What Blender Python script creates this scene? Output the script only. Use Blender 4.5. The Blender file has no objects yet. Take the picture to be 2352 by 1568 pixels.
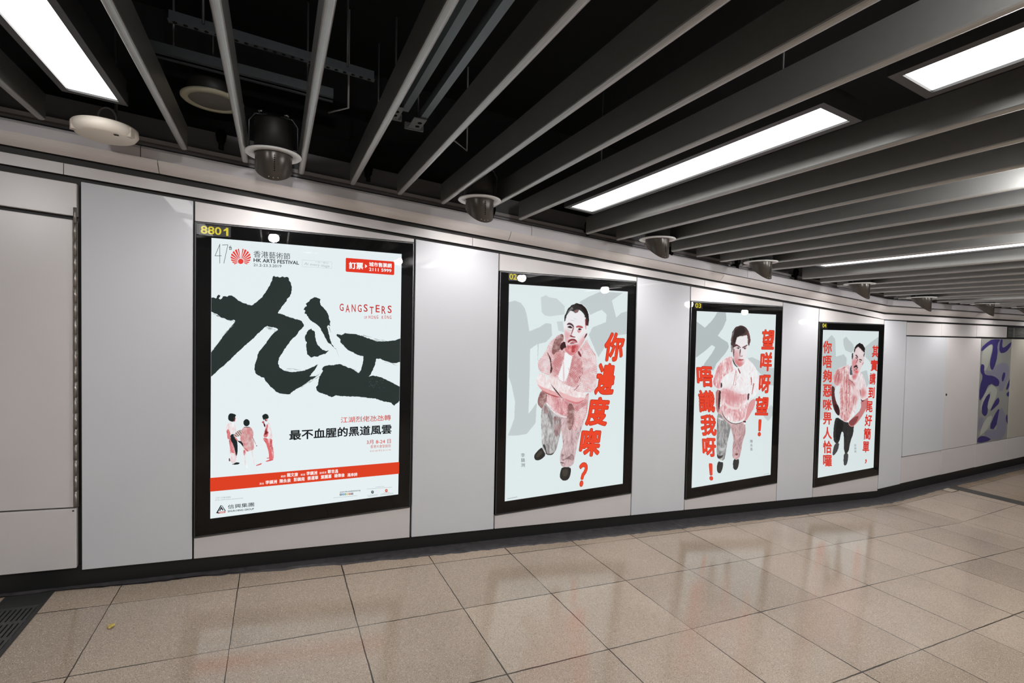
import bpy, bmesh, math, random
import numpy as np
from mathutils import Matrix, Vector
from mathutils.geometry import delaunay_2d_cdt
random.seed(7)
SC = bpy.context.scene
COL = SC.collection
PI = math.pi

# ------------------------------------------------------------------ camera, world, exposure
FPX = 1120.343                      # focal length in pixels of the 2352 px wide frame
def rodrigues(rx, ry, rz):
    th = math.sqrt(rx*rx + ry*ry + rz*rz)
    k = Vector((rx, ry, rz)) / th
    K = Matrix(((0, -k.z, k.y), (k.z, 0, -k.x), (-k.y, k.x, 0)))
    return Matrix.Identity(3) + math.sin(th)*K + (1-math.cos(th))*(K @ K)
CR = rodrigues(0.02968735, -0.45127551, 0.01396702) @ Matrix(((1, 0, 0), (0, 0, -1), (0, 1, 0)))
EYE = Vector((0, -3.0, 1.5))
cam = bpy.data.cameras.new('camera')
cam.sensor_width = 36.0
cam.lens = FPX / 2352 * 36.0
cam.clip_start = 0.05
camo = bpy.data.objects.new('camera', cam)
COL.objects.link(camo)
bx, by, bz = CR[0], -CR[1], -CR[2]
camo.matrix_world = Matrix(((bx.x, by.x, bz.x, EYE.x), (bx.y, by.y, bz.y, EYE.y), (bx.z, by.z, bz.z, EYE.z), (0, 0, 0, 1)))
SC.camera = camo
w = bpy.data.worlds.new('World'); SC.world = w
w.use_nodes = True
w.node_tree.nodes['Background'].inputs[0].default_value = (0.9, 0.95, 1, 1)
w.node_tree.nodes['Background'].inputs[1].default_value = 0.01
SC.view_settings.view_transform = 'Standard'
SC.view_settings.look = 'None'
SC.view_settings.gamma = 1.0
SC.view_settings.use_curve_mapping = False
SC.view_settings.exposure = 0.0
PANEL_LIGHT = 5.0                  # long ceiling light panels
WASHER_W = 17.0                     # wall washer lamp, watts
DOWNLIGHT = 430.0                   # round downlights on the other side of the passage
FILL_LIGHT = 95.0                   # added fill lamps, out of view behind the camera
POSTER_GLOW = 1.0

SL = 0.0705                         # the passage runs downhill to the right
XB = 5.93                           # where the ramp ends and the floor is level
def ramp(x):
    return -SL * min(x, XB)
def ray(px, py):
    return CR.transposed() @ Vector(((px-1176)/FPX, (py-784)/FPX, 1.0))
def on_wall(px, py, Y=0.0):
    d = ray(px, py)
    return EYE + d * ((Y - EYE.y) / d.y)
def on_slope(px, py, rel):
    d = ray(px, py)
    return EYE + d * ((rel - EYE.z) / (d.z + SL*d.x))

# ------------------------------------------------------------------ helpers
def lin(c):
    return tuple((v/12.92 if v <= 0.04045 else ((v+0.055)/1.055)**2.4) for v in (x/255 for x in c[:3])) + (1,)
MATS = {}
def pbr(name, col, rough=0.5, metal=0.0, spec=0.5, noise=0.0, nscale=20, bump=0.0, coat=0.0):
    if name in MATS: return MATS[name]
    m = bpy.data.materials.new(name); m.use_nodes = True
    nt = m.node_tree; b = nt.nodes['Principled BSDF']
    c = tuple(col)+(1,)
    b.inputs['Base Color'].default_value = c
    b.inputs['Roughness'].default_value = rough
    b.inputs['Metallic'].default_value = metal
    b.inputs['Specular IOR Level'].default_value = spec
    b.inputs['Coat Weight'].default_value = coat
    b.inputs['Coat Roughness'].default_value = 0.02
    tc = nt.nodes.new('ShaderNodeTexCoord')
    n = nt.nodes.new('ShaderNodeTexNoise'); n.inputs['Scale'].default_value = nscale; n.inputs['Detail'].default_value = 5
    nt.links.new(tc.outputs['Object'], n.inputs['Vector'])
    mx = nt.nodes.new('ShaderNodeMix'); mx.data_type = 'RGBA'
    mx.inputs['A'].default_value = tuple(v*(1-noise) for v in col)+(1,)
    mx.inputs['B'].default_value = tuple(min(1, v*(1+noise)) for v in col)+(1,)
    nt.links.new(n.outputs['Fac'], mx.inputs['Factor'])
    nt.links.new(mx.outputs['Result'], b.inputs['Base Color'])
    if bump:
        bp = nt.nodes.new('ShaderNodeBump'); bp.inputs['Strength'].default_value = bump; bp.inputs['Distance'].default_value = 0.002
        nt.links.new(n.outputs['Fac'], bp.inputs['Height']); nt.links.new(bp.outputs['Normal'], b.inputs['Normal'])
    MATS[name] = m
    return m
def glow(name, col, strength, sample=True):
    if name in MATS: return MATS[name]
    m = bpy.data.materials.new(name); m.use_nodes = True
    nt = m.node_tree; nt.nodes.clear()
    e = nt.nodes.new('ShaderNodeEmission'); e.inputs[0].default_value = col; e.inputs[1].default_value = strength
    o = nt.nodes.new('ShaderNodeOutputMaterial'); nt.links.new(e.outputs[0], o.inputs[0])
    if not sample: m.cycles.emission_sampling = 'NONE'
    MATS[name] = m
    return m
def ink(c):
    """Backlit printing ink of one sRGB colour."""
    c = tuple(c)
    return glow('ink_%02x%02x%02x' % c, lin(c), POSTER_GLOW, False)
RNG = np.random.default_rng(11)
def blur1(a, sg, ax):
    if sg < 0.2: return a
    r = int(3*sg+1); k = np.exp(-0.5*(np.arange(-r, r+1)/sg)**2); k /= k.sum()
    p = [(r, r) if i == ax else (0, 0) for i in range(2)]
    a = np.pad(a, p, mode='edge'); n = a.shape[ax]-2*r
    return sum(w_*(a[i:i+n] if ax == 0 else a[:, i:i+n]) for i, w_ in enumerate(k))
def blur(a, sy, sx): return blur1(blur1(a, sy, 0), sx, 1)
def ink_noise(name, c1, c2, scale=40, stretch=(1, 1, 1), lo=0.4, hi=0.62, rot=0.0):
    """Printing that breaks between two colours like a coarse halftone of a photograph."""
    def tex(X, Y, st):
        f = 34.0/scale/st; an = 1/max(stretch[2], 0.2)
        n = blur(RNG.standard_normal(X.shape), max(.3, f*an), max(.3, f*0.55)); n /= n.std()+1e-9
        n2 = blur(RNG.standard_normal(X.shape), f*7*an, f*4); n2 /= n2.std()+1e-9
        n3 = blur(RNG.standard_normal(X.shape), 3.2*an/st, 1.1/st); n3 /= n3.std()+1e-9
        t = np.clip(0.5+0.2*n+0.26*n2+0.2*n3, -0.25, 1.3)[..., None]
        return np.array(c1, float)*(1-t)+np.array(c2, float)*t
    return tex
def ink_stripes(name, base, line, period, duty, angle, cross=True, tint=None):
    """Printed striped or checked cloth that follows soft folds."""
    P = period*310
    def tex(X, Y, st):
        def low(k):
            q = blur(RNG.standard_normal(X.shape), k/st, k/st); return q/(q.std()+1e-9)
        u = (X*math.cos(angle)+Y*math.sin(angle)+1.6*low(9))/P; v = (-X*math.sin(angle)+Y*math.cos(angle)+1.2*low(9))/(P*1.1)
        su = 0.5+0.5*np.cos(2*np.pi*u); sv = 0.5+0.5*np.cos(2*np.pi*v)
        g = su**1.6 if not cross else np.clip(0.62*su**1.5+0.5*sv**1.5, 0, 1)
        sh = np.clip(0.5+0.3*low(6)+0.25*low(2), 0, 1)[..., None]
        b_ = np.array(base, float)*(1-sh*.8)+np.array(tint or base, float)*sh*.8
        g = np.clip(g*(0.55+0.45*sh[..., 0]), 0, 1)[..., None]
        return b_*(1-g)+np.array(line, float)*g
    return tex

class MB:
    """Collects shapes into one mesh object."""
    def __init__(self): self.v, self.f, self.m, self.s = [], [], [], []
    def add(self, verts, faces, mi=0, smooth=False):
        o = len(self.v); self.v += [tuple(p) for p in verts]
        for f in faces:
            self.f.append([i+o for i in f]); self.m.append(mi); self.s.append(smooth)
        return self
    def hexa(self, p, mi=0):
        return self.add(p, [(0, 3, 2, 1), (4, 5, 6, 7), (0, 1, 5, 4), (1, 2, 6, 5), (2, 3, 7, 6), (3, 0, 4, 7)], mi)
    def box(self, x0, x1, y0, y1, z0, z1, mi=0):
        return self.hexa([(x0, y0, z0), (x1, y0, z0), (x1, y1, z0), (x0, y1, z0), (x0, y0, z1), (x1, y0, z1), (x1, y1, z1), (x0, y1, z1)], mi)
    def slab(self, quad, y0, y1, mi=0):
        """quad: four (x, z) corners anticlockwise from lower left seen from -Y; y0 front, y1 back."""
        a = [(x, y0, z) for x, z in quad]; b = [(x, y1, z) for x, z in quad]
        return self.add(a+b, [(0, 1, 2, 3), (7, 6, 5, 4), (0, 4, 5, 1), (1, 5, 6, 2), (2, 6, 7, 3), (3, 7, 4, 0)], mi)
    def sweep(self, prof, path, mi=0, closed=True, caps=True):
        """prof: function of path point -> list of 3-D points."""
        rings = [prof(p) for p in path]; n = len(rings[0]); o = len(self.v)
        vs = [q for r in rings for q in r]; fs = []
        for i in range(len(rings)-1):
            for j in range(n if closed else n-1):
                k = (j+1) % n
                fs.append((i*n+j, i*n+k, (i+1)*n+k, (i+1)*n+j))
        if caps and closed:
            fs.append(tuple(range(n))[::-1]); fs.append(tuple((len(rings)-1)*n+j for j in range(n)))
        return self.add(vs, fs, mi)
    def tube(self, pts, r, n=10, mi=0, caps=True):
        pts = [Vector(p) for p in pts]; vs, fs = [], []; up = Vector((0.13, 0.31, 0.94))
        for i, p in enumerate(pts):
            t = (pts[min(i+1, len(pts)-1)] - pts[max(i-1, 0)]).normalized()
            a = t.cross(up)
            if a.length < 1e-4: a = t.cross(Vector((1, 0, 0)))
            a.normalize(); b = t.cross(a)
            rr = r[i] if isinstance(r, (list, tuple)) else r
            for j in range(n):
                an = 2*PI*j/n; vs.append(p + (a*math.cos(an) + b*math.sin(an))*rr)
        for i in range(len(pts)-1):
            for j in range(n):
                k = (j+1) % n; fs.append((i*n+j, i*n+k, (i+1)*n+k, (i+1)*n+j))
        if caps:
            fs.append(tuple(range(n))[::-1]); fs.append(tuple((len(pts)-1)*n+j for j in range(n)))
        return self.add(vs, fs, mi, True)
    def lathe(self, prof, c=(0, 0, 0), n=40, mi=0, smooth=True):
        """prof: (radius, z) list turned about the vertical through c."""
        vs, fs = [], []
        for r, z in prof:
            for j in range(n):
                a = 2*PI*j/n; vs.append((c[0]+r*math.cos(a), c[1]+r*math.sin(a), c[2]+z))
        for i in range(len(prof)-1):
            for j in range(n):
                k = (j+1) % n; fs.append((i*n+j, i*n+k, (i+1)*n+k, (i+1)*n+j))
        return self.add(vs, fs, mi, smooth)
    def build(self, name, mats, parent=None, bevel=0.0):
        me = bpy.data.meshes.new(name); me.from_pydata(self.v, [], self.f)
        if not isinstance(mats, (list, tuple)): mats = [mats]
        for m in mats: me.materials.append(m)
        for p, mi, s in zip(me.polygons, self.m, self.s): p.material_index = mi; p.use_smooth = s
        bm = bmesh.new(); bm.from_mesh(me)
        if bevel:
            bmesh.ops.remove_doubles(bm, verts=bm.verts, dist=1e-6)
            bmesh.ops.bevel(bm, geom=[e for e in bm.edges if e.is_manifold and e.calc_face_angle(0) > 0.5], offset=bevel, segments=2, profile=0.5, affect='EDGES')
        bm.to_mesh(me); bm.free(); me.update()
        o = bpy.data.objects.new(name, me); COL.objects.link(o)
        if parent is not None:
            o.parent = parent; o.matrix_parent_inverse = Matrix.Translation(-parent.location)
        return o
def tag(o, label, cat, group=None):
    o['label'] = label; o['category'] = cat; o['kind'] = 'thing'
    if group: o['group'] = group
    return o
def thing(name, label, cat, loc=(0, 0, 0), group=None):
    o = bpy.data.objects.new(name, None); COL.objects.link(o); o.location = loc; o.empty_display_size = 0.05
    return tag(o, label, cat, group)
def structure(o, label=None):
    o['kind'] = 'structure'
    if label: o['label'] = label
    return o
def copy_tree(o, parent=None):
    c = o.copy(); COL.objects.link(c)
    if parent is not None: c.parent = parent
    for ch in o.children: copy_tree(ch, c)
    return c

# ------------------------------------------------------------------ materials
M_PANEL = pbr('white_enamel_panel', (0.64, 0.655, 0.69), 0.5, spec=0.12, noise=0.02, nscale=3, coat=0.8)
M_PANEL2 = pbr('pale_enamel_panel', (0.64, 0.61, 0.605), 0.3, noise=0.04, nscale=4)
M_TRIM = pbr('pale_trim', (0.70, 0.655, 0.64), 0.35, noise=0.04, nscale=5)
M_BLACK = pbr('black_void', (0.006, 0.006, 0.006), 0.8, spec=0.1)
M_GAP = pbr('dark_channel', (0.012, 0.011, 0.010), 0.55)
M_FRAME = pbr('black_gloss', (0.003, 0.003, 0.0033), 0.4, spec=0.05)
M_SLAT = pbr('satin_slat_aluminium', (0.40, 0.40, 0.385), 0.38, metal=0.85, noise=0.06, nscale=30)
M_DARKGREY = pbr('dark_grey_metal', (0.05, 0.05, 0.052), 0.4, metal=0.3)
M_STEEL = pbr('galvanised_steel', (0.085, 0.095, 0.10), 0.4, metal=0.7, noise=0.15, nscale=40)
M_CHROME = pbr('chrome', (0.75, 0.77, 0.77), 0.15, metal=1.0)
M_WHITE = pbr('white_paint', (0.78, 0.78, 0.78), 0.4)
M_CREAM = pbr('cream_plastic', (0.86, 0.79, 0.70), 0.4, noise=0.03, nscale=12)
M_SHROUD = pbr('bronze_shroud', (0.075, 0.066, 0.056), 0.3, metal=0.35, noise=0.1, nscale=60)
M_BULK = pbr('grey_bulkhead', (0.10, 0.10, 0.105), 0.5)

# ------------------------------------------------------------------ floor
def floor_material():
    m = bpy.data.materials.new('terrazzo_tiles'); m.use_nodes = True
    nt = m.node_tree; N = nt.nodes.new; L = nt.links.new; b = nt.nodes['Principled BSDF']
    tc = N('ShaderNodeTexCoord'); sp = N('ShaderNodeSeparateXYZ'); L(tc.outputs['Object'], sp.inputs[0])
    wob = N('ShaderNodeTexNoise'); wob.inputs['Scale'].default_value = 14; wob.inputs['Detail'].default_value = 4
    L(tc.outputs['Object'], wob.inputs['Vector'])
    def math_(op, a, v=None, clamp=False):
        n = N('ShaderNodeMath'); n.operation = op; n.use_clamp = clamp
        if isinstance(a, (int, float)): n.inputs[0].default_value = a
        else: L(a, n.inputs[0])
        if v is not None:
            if isinstance(v, (int, float)): n.inputs[1].default_value = v
            else: L(v, n.inputs[1])
        return n.outputs[0]
    wv = math_('MULTIPLY', math_('SUBTRACT', wob.outputs['Fac'], 0.5), 0.006)
    P = 0.516
    def cell(sock, o):
        u = math_('DIVIDE', math_('ADD', math_('SUBTRACT', sock, o), wv), P)
        return u
    ux, uy = cell(sp.outputs['X'], 0.352), cell(sp.outputs['Y'], -0.195)
    def edge(u):
        f = math_('FRACT', u); return math_('MULTIPLY', math_('MINIMUM', f, math_('SUBTRACT', 1.0, f)), P)
    d = math_('MINIMUM', edge(ux), edge(uy))
    ln = N('ShaderNodeTexNoise'); ln.inputs['Scale'].default_value = 2.2; L(tc.outputs['Object'], ln.inputs['Vector'])
    wid = math_('MULTIPLY', math_('SUBTRACT', ln.outputs['Fac'], 0.17), 0.0075)
    grout = math_('LESS_THAN', d, wid)
    cx = N('ShaderNodeCombineXYZ'); L(math_('FLOOR', ux), cx.inputs[0]); L(math_('FLOOR', uy), cx.inputs[1])
    wn = N('ShaderNodeTexWhiteNoise'); L(cx.outputs[0], wn.inputs['Vector'])
    big = N('ShaderNodeTexNoise'); big.inputs['Scale'].default_value = 1.3; big.inputs['Detail'].default_value = 4
    L(tc.outputs['Object'], big.inputs['Vector'])
    base = N('ShaderNodeValToRGB'); cr = base.color_ramp
    cr.elements[0].position = 0.3; cr.elements[0].color = lin((162, 147, 131)); cr.elements[1].position = 0.7; cr.elements[1].color = lin((188, 171, 154))
    L(math_('ADD', math_('MULTIPLY', big.outputs['Fac'], 0.7), math_('MULTIPLY', wn.outputs['Value'], 0.3)), base.inputs[0])
    def chips(scale, thr, col, src):
        v = N('ShaderNodeTexVoronoi'); v.inputs['Scale'].default_value = scale; L(tc.outputs['Object'], v.inputs['Vector'])
        wnn = N('ShaderNodeTexWhiteNoise'); L(v.outputs['Color'], wnn.inputs['Vector'])
        sel = math_('MULTIPLY', math_('LESS_THAN', wnn.outputs['Value'], thr), math_('LESS_THAN', v.outputs['Distance'], 0.46))
        mx = N('ShaderNodeMix'); mx.data_type = 'RGBA'; L(math_('MULTIPLY', sel, 0.75), mx.inputs['Factor']); L(src, mx.inputs['A']); mx.inputs['B'].default_value = lin(col)
        return mx.outputs['Result']
    c = chips(310, 0.20, (112, 94, 80), base.outputs[0])
    c = chips(250, 0.14, (214, 201, 185), c)
    c = chips(420, 0.17, (88, 76, 66), c)
    mx = N('ShaderNodeMix'); mx.data_type = 'RGBA'; L(grout, mx.inputs['Factor']); L(c, mx.inputs['A']); mx.inputs['B'].default_value = lin((58, 49, 38))
    # the paving past the dark strip is a browner terrazzo
    far = math_('GREATER_THAN', sp.outputs['X'], 7.3)
    mz = N('ShaderNodeMix'); mz.data_type = 'RGBA'; mz.blend_type = 'MULTIPLY'; L(far, mz.inputs['Factor']); L(mx.outputs['Result'], mz.inputs['A']); mz.inputs['B'].default_value = (0.72, 0.68, 0.62, 1)
    L(mz.outputs['Result'], b.inputs['Base Color'])
    rr = N('ShaderNodeTexNoise'); rr.inputs['Scale'].default_value = 3; L(tc.outputs['Object'], rr.inputs['Vector'])
    L(math_('ADD', math_('MULTIPLY', rr.outputs['Fac'], 0.08), 0.09), b.inputs['Roughness'])
    b.inputs['Specular IOR Level'].default_value = 0.5
    b.inputs['Coat Weight'].default_value = 0.0
    return m
FLOOR0 = 0.14
f = MB()
xs = [-4.0, -3, -2, -1, 0, 1, 2, 3, 4, 5, XB, 7, 9, 12, 15]
vs = []
for x in xs: vs += [(x, 0.10, FLOOR0+ramp(x)), (x, -5.7, FLOOR0+ramp(x)), (x, 0.10, FLOOR0+ramp(x)-0.1), (x, -5.7, FLOOR0+ramp(x)-0.1)]
fs = []
for i in range(len(xs)-1):
    a = i*4; fs += [(a, a+1, a+5, a+4), (a+2, a+6, a+7, a+3), (a, a+4, a+6, a+2), (a+1, a+3, a+7, a+5)]
f.add(vs, fs)
structure(f.build('floor', floor_material()))

# ------------------------------------------------------------------ wall with its cladding
def zt(x): return 2.099 + ramp(x)              # top of the cladding
def zb(x): return 0.232 + ramp(x)              # bottom of the cladding
TOPR, BOTR = 1.672, -0.160                     # the same beyond the ramp
wallb = MB()
def strip(mb, xs, lo, hi, y0, y1, mi=0):
    for a, b in zip(xs[:-1], xs[1:]):
        mb.slab([(a, lo(a)), (b, lo(b)), (b, hi(b)), (a, hi(a))], y0, y1, mi)
strip(wallb, [-4, XB, 15], lambda x: FLOOR0-0.02+ramp(x), lambda x: 2.34+ramp(x), 0.03, 0.10)
wall = structure(wallb.build('wall_back', M_GAP))
def panel(quad, name='cladding_panel', m=M_PANEL, y0=0.0, y1=0.03, parent=None, bevel=0.0025):
    return MB().slab(quad, y0, y1).build(name, m, parent if parent is not None else wall, bevel)
def full(a, b): return panel([(a, zb(a)), (b, zb(b)), (b, zt(b)), (a, zt(a))])
for a, b in ((-0.837, -0.387), (0.779, 1.3435), (2.528, 3.0845), (4.258, 4.7925)): full(a, b)
FR = [(-0.379, 0.767, 0.371, 2.020), (1.352, 2.519, 0.231, 1.886), (3.093, 4.250, 0.103, 1.759), (4.803, 5.925, -0.009, 1.628)]
IN = [(-0.306, 0.693, 0.459, 1.946), (1.425, 2.441, 0.314, 1.806), (3.167, 4.169, 0.189, 1.6815), (4.872, 5.844, 0.0775, 1.5537)]
for x0, x1, z0, z1 in FR:
    panel([(x0, z1+0.004), (x1, z1+0.004), (x1, max(zt(x1), z1+0.012)), (x0, zt(x0))], m=M_PANEL2)
    panel([(x0, zb(x0)), (x1, zb(x1)), (x1, z0-0.003), (x0, z0-0.003)], m=M_PANEL2)
# left end: a hinged service door between two fixed panels
lx = -2.6
panel([(lx, 2.115), (-0.853, 1.992), (-0.853, 2.146), (lx, 2.27)], m=M_PANEL2)
panel([(lx, 0.43), (-0.858, 0.305), (-0.858, 0.594), (lx, 0.715)], m=M_PANEL2)
MB().lathe([(0.0, -0.003), (0.004, -0.003), (0.004, 0.0), (0.0, 0.0)], n=16).build('screw_head', M_DARKGREY, wall).matrix_world = Matrix.Translation(on_wall(168, 1173, -0.001)) @ Matrix.Rotation(PI/2, 4, 'X')
door1 = structure(thing('door_1', 'grey service door with a piano hinge at the left end of the wall', 'door', (-1.2, 0, 0.6)))
del door1['category']
panel([(lx, 0.725), (-0.868, 0.602), (-0.868, 1.974), (lx, 2.095)], 'door_leaf', M_PANEL2, parent=door1)
hg = MB()
hz = 0.605
while hz < 1.965:
    hg.tube([(-0.8585, -0.003, hz), (-0.8585, -0.003, hz+0.0740)], 0.0065, 10); hz += 0.0752
hg.box(-0.868, -0.850, 0.004, 0.007, 0.602, 1.97)
hg.build('piano_hinge', pbr('worn_hinge', (0.34, 0.31, 0.28), 0.35, metal=0.8, noise=0.3, nscale=60), door1)
# right end, level floor
panel([(XB+0.006, BOTR-0.008), (6.374, BOTR-0.004), (6.374, TOPR), (XB+0.006, TOPR+0.003)])
for a, b in ((6.384, 7.139), (7.144, 8.000), (8.006, 8.842)):
    panel([(a, 1.520), (b, 1.518), (b, 1.663), (a, 1.665)], m=M_PANEL2)
for a, b in ((6.378, 7.257), (7.261, 8.106), (8.110, 8.988), (8.992, 9.87), (9.874, 10.8), (10.804, 12.0), (12.004, 14.0)):
    panel([(a, BOTR), (b, BOTR+0.003), (b, 0.136), (a, 0.136)], m=M_PANEL2)
d2 = structure(thing('door_2', 'white flush service door right of the last poster', 'door', (6.8, 0, 0.14))); del d2['category']
panel([(6.386, 0.146), (7.258, 0.142), (7.258, 1.503), (6.386, 1.506)], 'door_leaf', M_PANEL, -0.006, 0.02, d2)
d3 = structure(thing('door_3', 'white flush service door with a keyhole beside the blue mural', 'door', (7.7, 0, 0.14))); del d3['category']
panel([(7.262, 0.142), (8.131, 0.142), (8.131, 1.500), (7.262, 1.503)], 'door_leaf', M_PANEL2, 0.0, 0.02, d3)
kx = on_wall(2173.5, 906, -0.001)
kh = MB().lathe([(0.0, 0.004), (0.013, 0.004), (0.015, 0.0), (0.015, -0.004)], n=20).build('keyhole', M_GAP, d3)
kh.location = kx; kh.rotation_euler = (PI/2, 0, 0)
for a, b in ((8.998, 9.87), (9.874, 10.8), (10.804, 12.0), (12.004, 14.0)):
    panel([(a, 0.142), (b, 0.142), (b, 1.499), (a, 1.499)], m=pbr('olive_enamel_panel', (0.5, 0.47, 0.41), 0.3, noise=0.05, nscale=3))
panel([(10.2, 1.518), (14, 1.518), (14, 1.66), (10.2, 1.66)], m=M_PANEL2)

# plinth and grimy floor edge
pl = MB(); strip(pl, [-4, XB, 15], lambda x: FLOOR0-0.01+ramp(x), lambda x: (zb(x) if x < XB else BOTR)+0.01, 0.022, 0.06)
structure(pl.build('baseboard_back', pbr('black_plinth', (0.008, 0.008, 0.008), 0.45)))
def grime():
    m = pbr('tar_edge', (0.045, 0.042, 0.045), 0.45, noise=0.9, nscale=26, bump=0.8); return m
ge = MB(); pts = []
edge_y = [(-4, 0.02), (-0.95, 0.012), (-0.7, -0.006), (-0.17, -0.03), (0.35, -0.07), (0.87, -0.09), (1.4, -0.108), (1.9, -0.119), (2.4, -0.126), (3.4, -0.139), (5.0, -0.15), (6.2, -0.13), (7.3, -0.11), (9, -0.10), (15, -0.10)]
def ey(x):
    for (a, ya), (b, yb) in zip(edge_y[:-1], edge_y[1:]):
        if a <= x <= b: return ya+(yb-ya)*(x-a)/(b-a)
    return -0.1
x = -4.0; prev = None; rj = 0.0
while x < 14.9:
    rj = rj*0.6 + random.uniform(-0.007, 0.007)
    y = ey(x) + rj; z = FLOOR0+ramp(x)
    cur = [(x, 0.03, z+0.010), (x, 0.5*(y-0.02), z+0.006+random.uniform(0, 0.003)), (x, y+0.012, z+0.005+random.uniform(-0.001, 0.002)), (x, y, z+0.0004)]
    if prev: ge.add(prev+cur, [(0, 1, 5, 4), (1, 2, 6, 5), (2, 3, 7, 6)])
    prev = cur; x += 0.028
structure(ge.build('trim_4', grime()), 'ragged black mastic strip between the plinth and the tiles')

# cornice trims
def zrel(rel, x, y): return 1.5 + (rel + ramp(x) - 1.5)*(3+y)/3
def cornice(name, cuts, prof, m, gap=0.0035):
    root = None
    for a, b in zip(cuts[:-1], cuts[1:]):
        xsl = [a+gap/2] + ([XB] if a < XB < b else []) + [b-gap/2]
        mb = MB(); mb.sweep(lambda xx: [(xx, y, zrel(r(xx) if callable(r) else r, xx, y)) for y, r in prof], xsl)
        o = mb.build(name if root is None else 'trim_segment', m, root)
        if root is None: root = structure(o)
    return root
def lv(a, b):   # a on the ramp, b on the level part
    return lambda x: a if x < XB-0.01 else b
cornice('trim_1', [-4, -0.9, 1.155, 3.246, 5.327, 8.43, 14], [(0.0, lv(2.119, 2.103)), (0.0, lv(2.171, 2.158)), (0.03, lv(2.171, 2.158)), (0.03, lv(2.119, 2.103))], M_PANEL2)
def gaplo(x): return 2.206 if x < 0 else (2.200 - 0.004*x if x < 5 else 2.178)
def arc(y0, r0, y1, r1, bulge, n=6):
    out = []
    for i in range(n+1):
        t = i/n; out.append((y0+(y1-y0)*t - bulge*math.sin(PI*t), (lambda rr: (lambda x: (gaplo(x)+(rr-2.197)))) (r0+(r1-r0)*t)))
    return out
cornice('trim_2', [-4, -0.53, 1.41, 3.42, 5.36, 7.9, 14], arc(0.0, 2.197, -0.045, 2.262, 0.008) + [(0.04, 2.262), (0.04, 2.21)], M_TRIM)
cornice('trim_3', [-4, -0.6, 1.57, 3.72, 5.9, 8.2, 14], [(-0.036, 2.258), (-0.036, 2.315), (-0.030, 2.325), (-0.016, 2.327), (-0.016, 2.258)], pbr('lilac_trim', (0.66, 0.64, 0.66), 0.4))
bk = MB()
for a, b in ((-4, XB), (XB, 15)):
    bk.sweep(lambda xx: [(xx, 0.04, 2.355+ramp(xx)), (xx, 0.02, 2.358+ramp(xx)), (xx, 0.02, 2.378+ramp(xx)), (xx, 0.04, 2.38+ramp(xx)), (xx, 0.10, 2.38+ramp(xx)), (xx, 0.10, 2.30+ramp(xx)), (xx, 0.04, 2.30+ramp(xx))], [a, b], 1)
    bk.slab([(a, 2.378+ramp(a)), (b, 2.378+ramp(b)), (b, 2.49+ramp(b)), (a, 2.49+ramp(a))], 0.05, 0.10, 0)
structure(bk.build('trim_5', [M_BULK, pbr('grey_ledge', (0.42, 0.40, 0.41), 0.4)]), 'dark grey bulkhead with a pale ledge behind the slat ends')

# ------------------------------------------------------------------ black void above, far side of the passage
cl = MB()
for a, b in ((-4, XB), (XB, 15)):
    cl.hexa([(a, 0.10, 3.05+ramp(a)), (a, -3.2, 3.05+ramp(a)), (b, -3.2, 3.05+ramp(b)), (b, 0.10, 3.05+ramp(b)),
             (a, 0.10, 3.12+ramp(a)), (a, -3.2, 3.12+ramp(a)), (b, -3.2, 3.12+ramp(b)), (b, 0.10, 3.12+ramp(b))])
structure(cl.build('ceiling', M_BLACK))
vb = MB(); strip(vb, [-4, XB, 15], lambda x: 2.49+ramp(x), lambda x: 3.12+ramp(x), 0.06, 0.10)
structure(vb.build('wall_void', M_BLACK))
sf = MB()
SOF = [(-4, 2.575), (1.44, 2.572), (3.29, 2.556), (XB, 2.525), (15, 2.49)]
for (a, ra), (b, rb) in zip(SOF[:-1], SOF[1:]):
    za, zb_ = ra+ramp(a), rb+ramp(b)
    sf.hexa([(a, -3.14, za), (a, -5.7, za), (b, -5.7, zb_), (b, -3.14, zb_), (a, -3.14, za+0.6), (a, -5.7, za+0.6), (b, -5.7, zb_+0.6), (b, -3.14, zb_+0.6)])
structure(sf.build('ceiling_soffit', pbr('grey_soffit', (0.16, 0.16, 0.16), 0.6)))
ow = MB(); strip(ow, [-4, XB, 15], lambda x: FLOOR0-0.02+ramp(x), lambda x: 2.7+ramp(x), -5.8, -5.7)
structure(ow.build('wall_front', pbr('grey_tunnel_wall', (0.36, 0.35, 0.34), 0.4)))
ew = MB(); ew.box(15, 15.1, -5.8, 0.1, -0.4, 3.1); structure(ew.build('wall_right', pbr('grey_end_wall', (0.3, 0.29, 0.27), 0.5)))
ew = MB(); ew.box(-4.1, -4.0, -5.8, 0.1, 0.1, 3.5); structure(ew.build('wall_left', pbr('grey_end_wall', (0.3, 0.29, 0.27), 0.5)))

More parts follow.
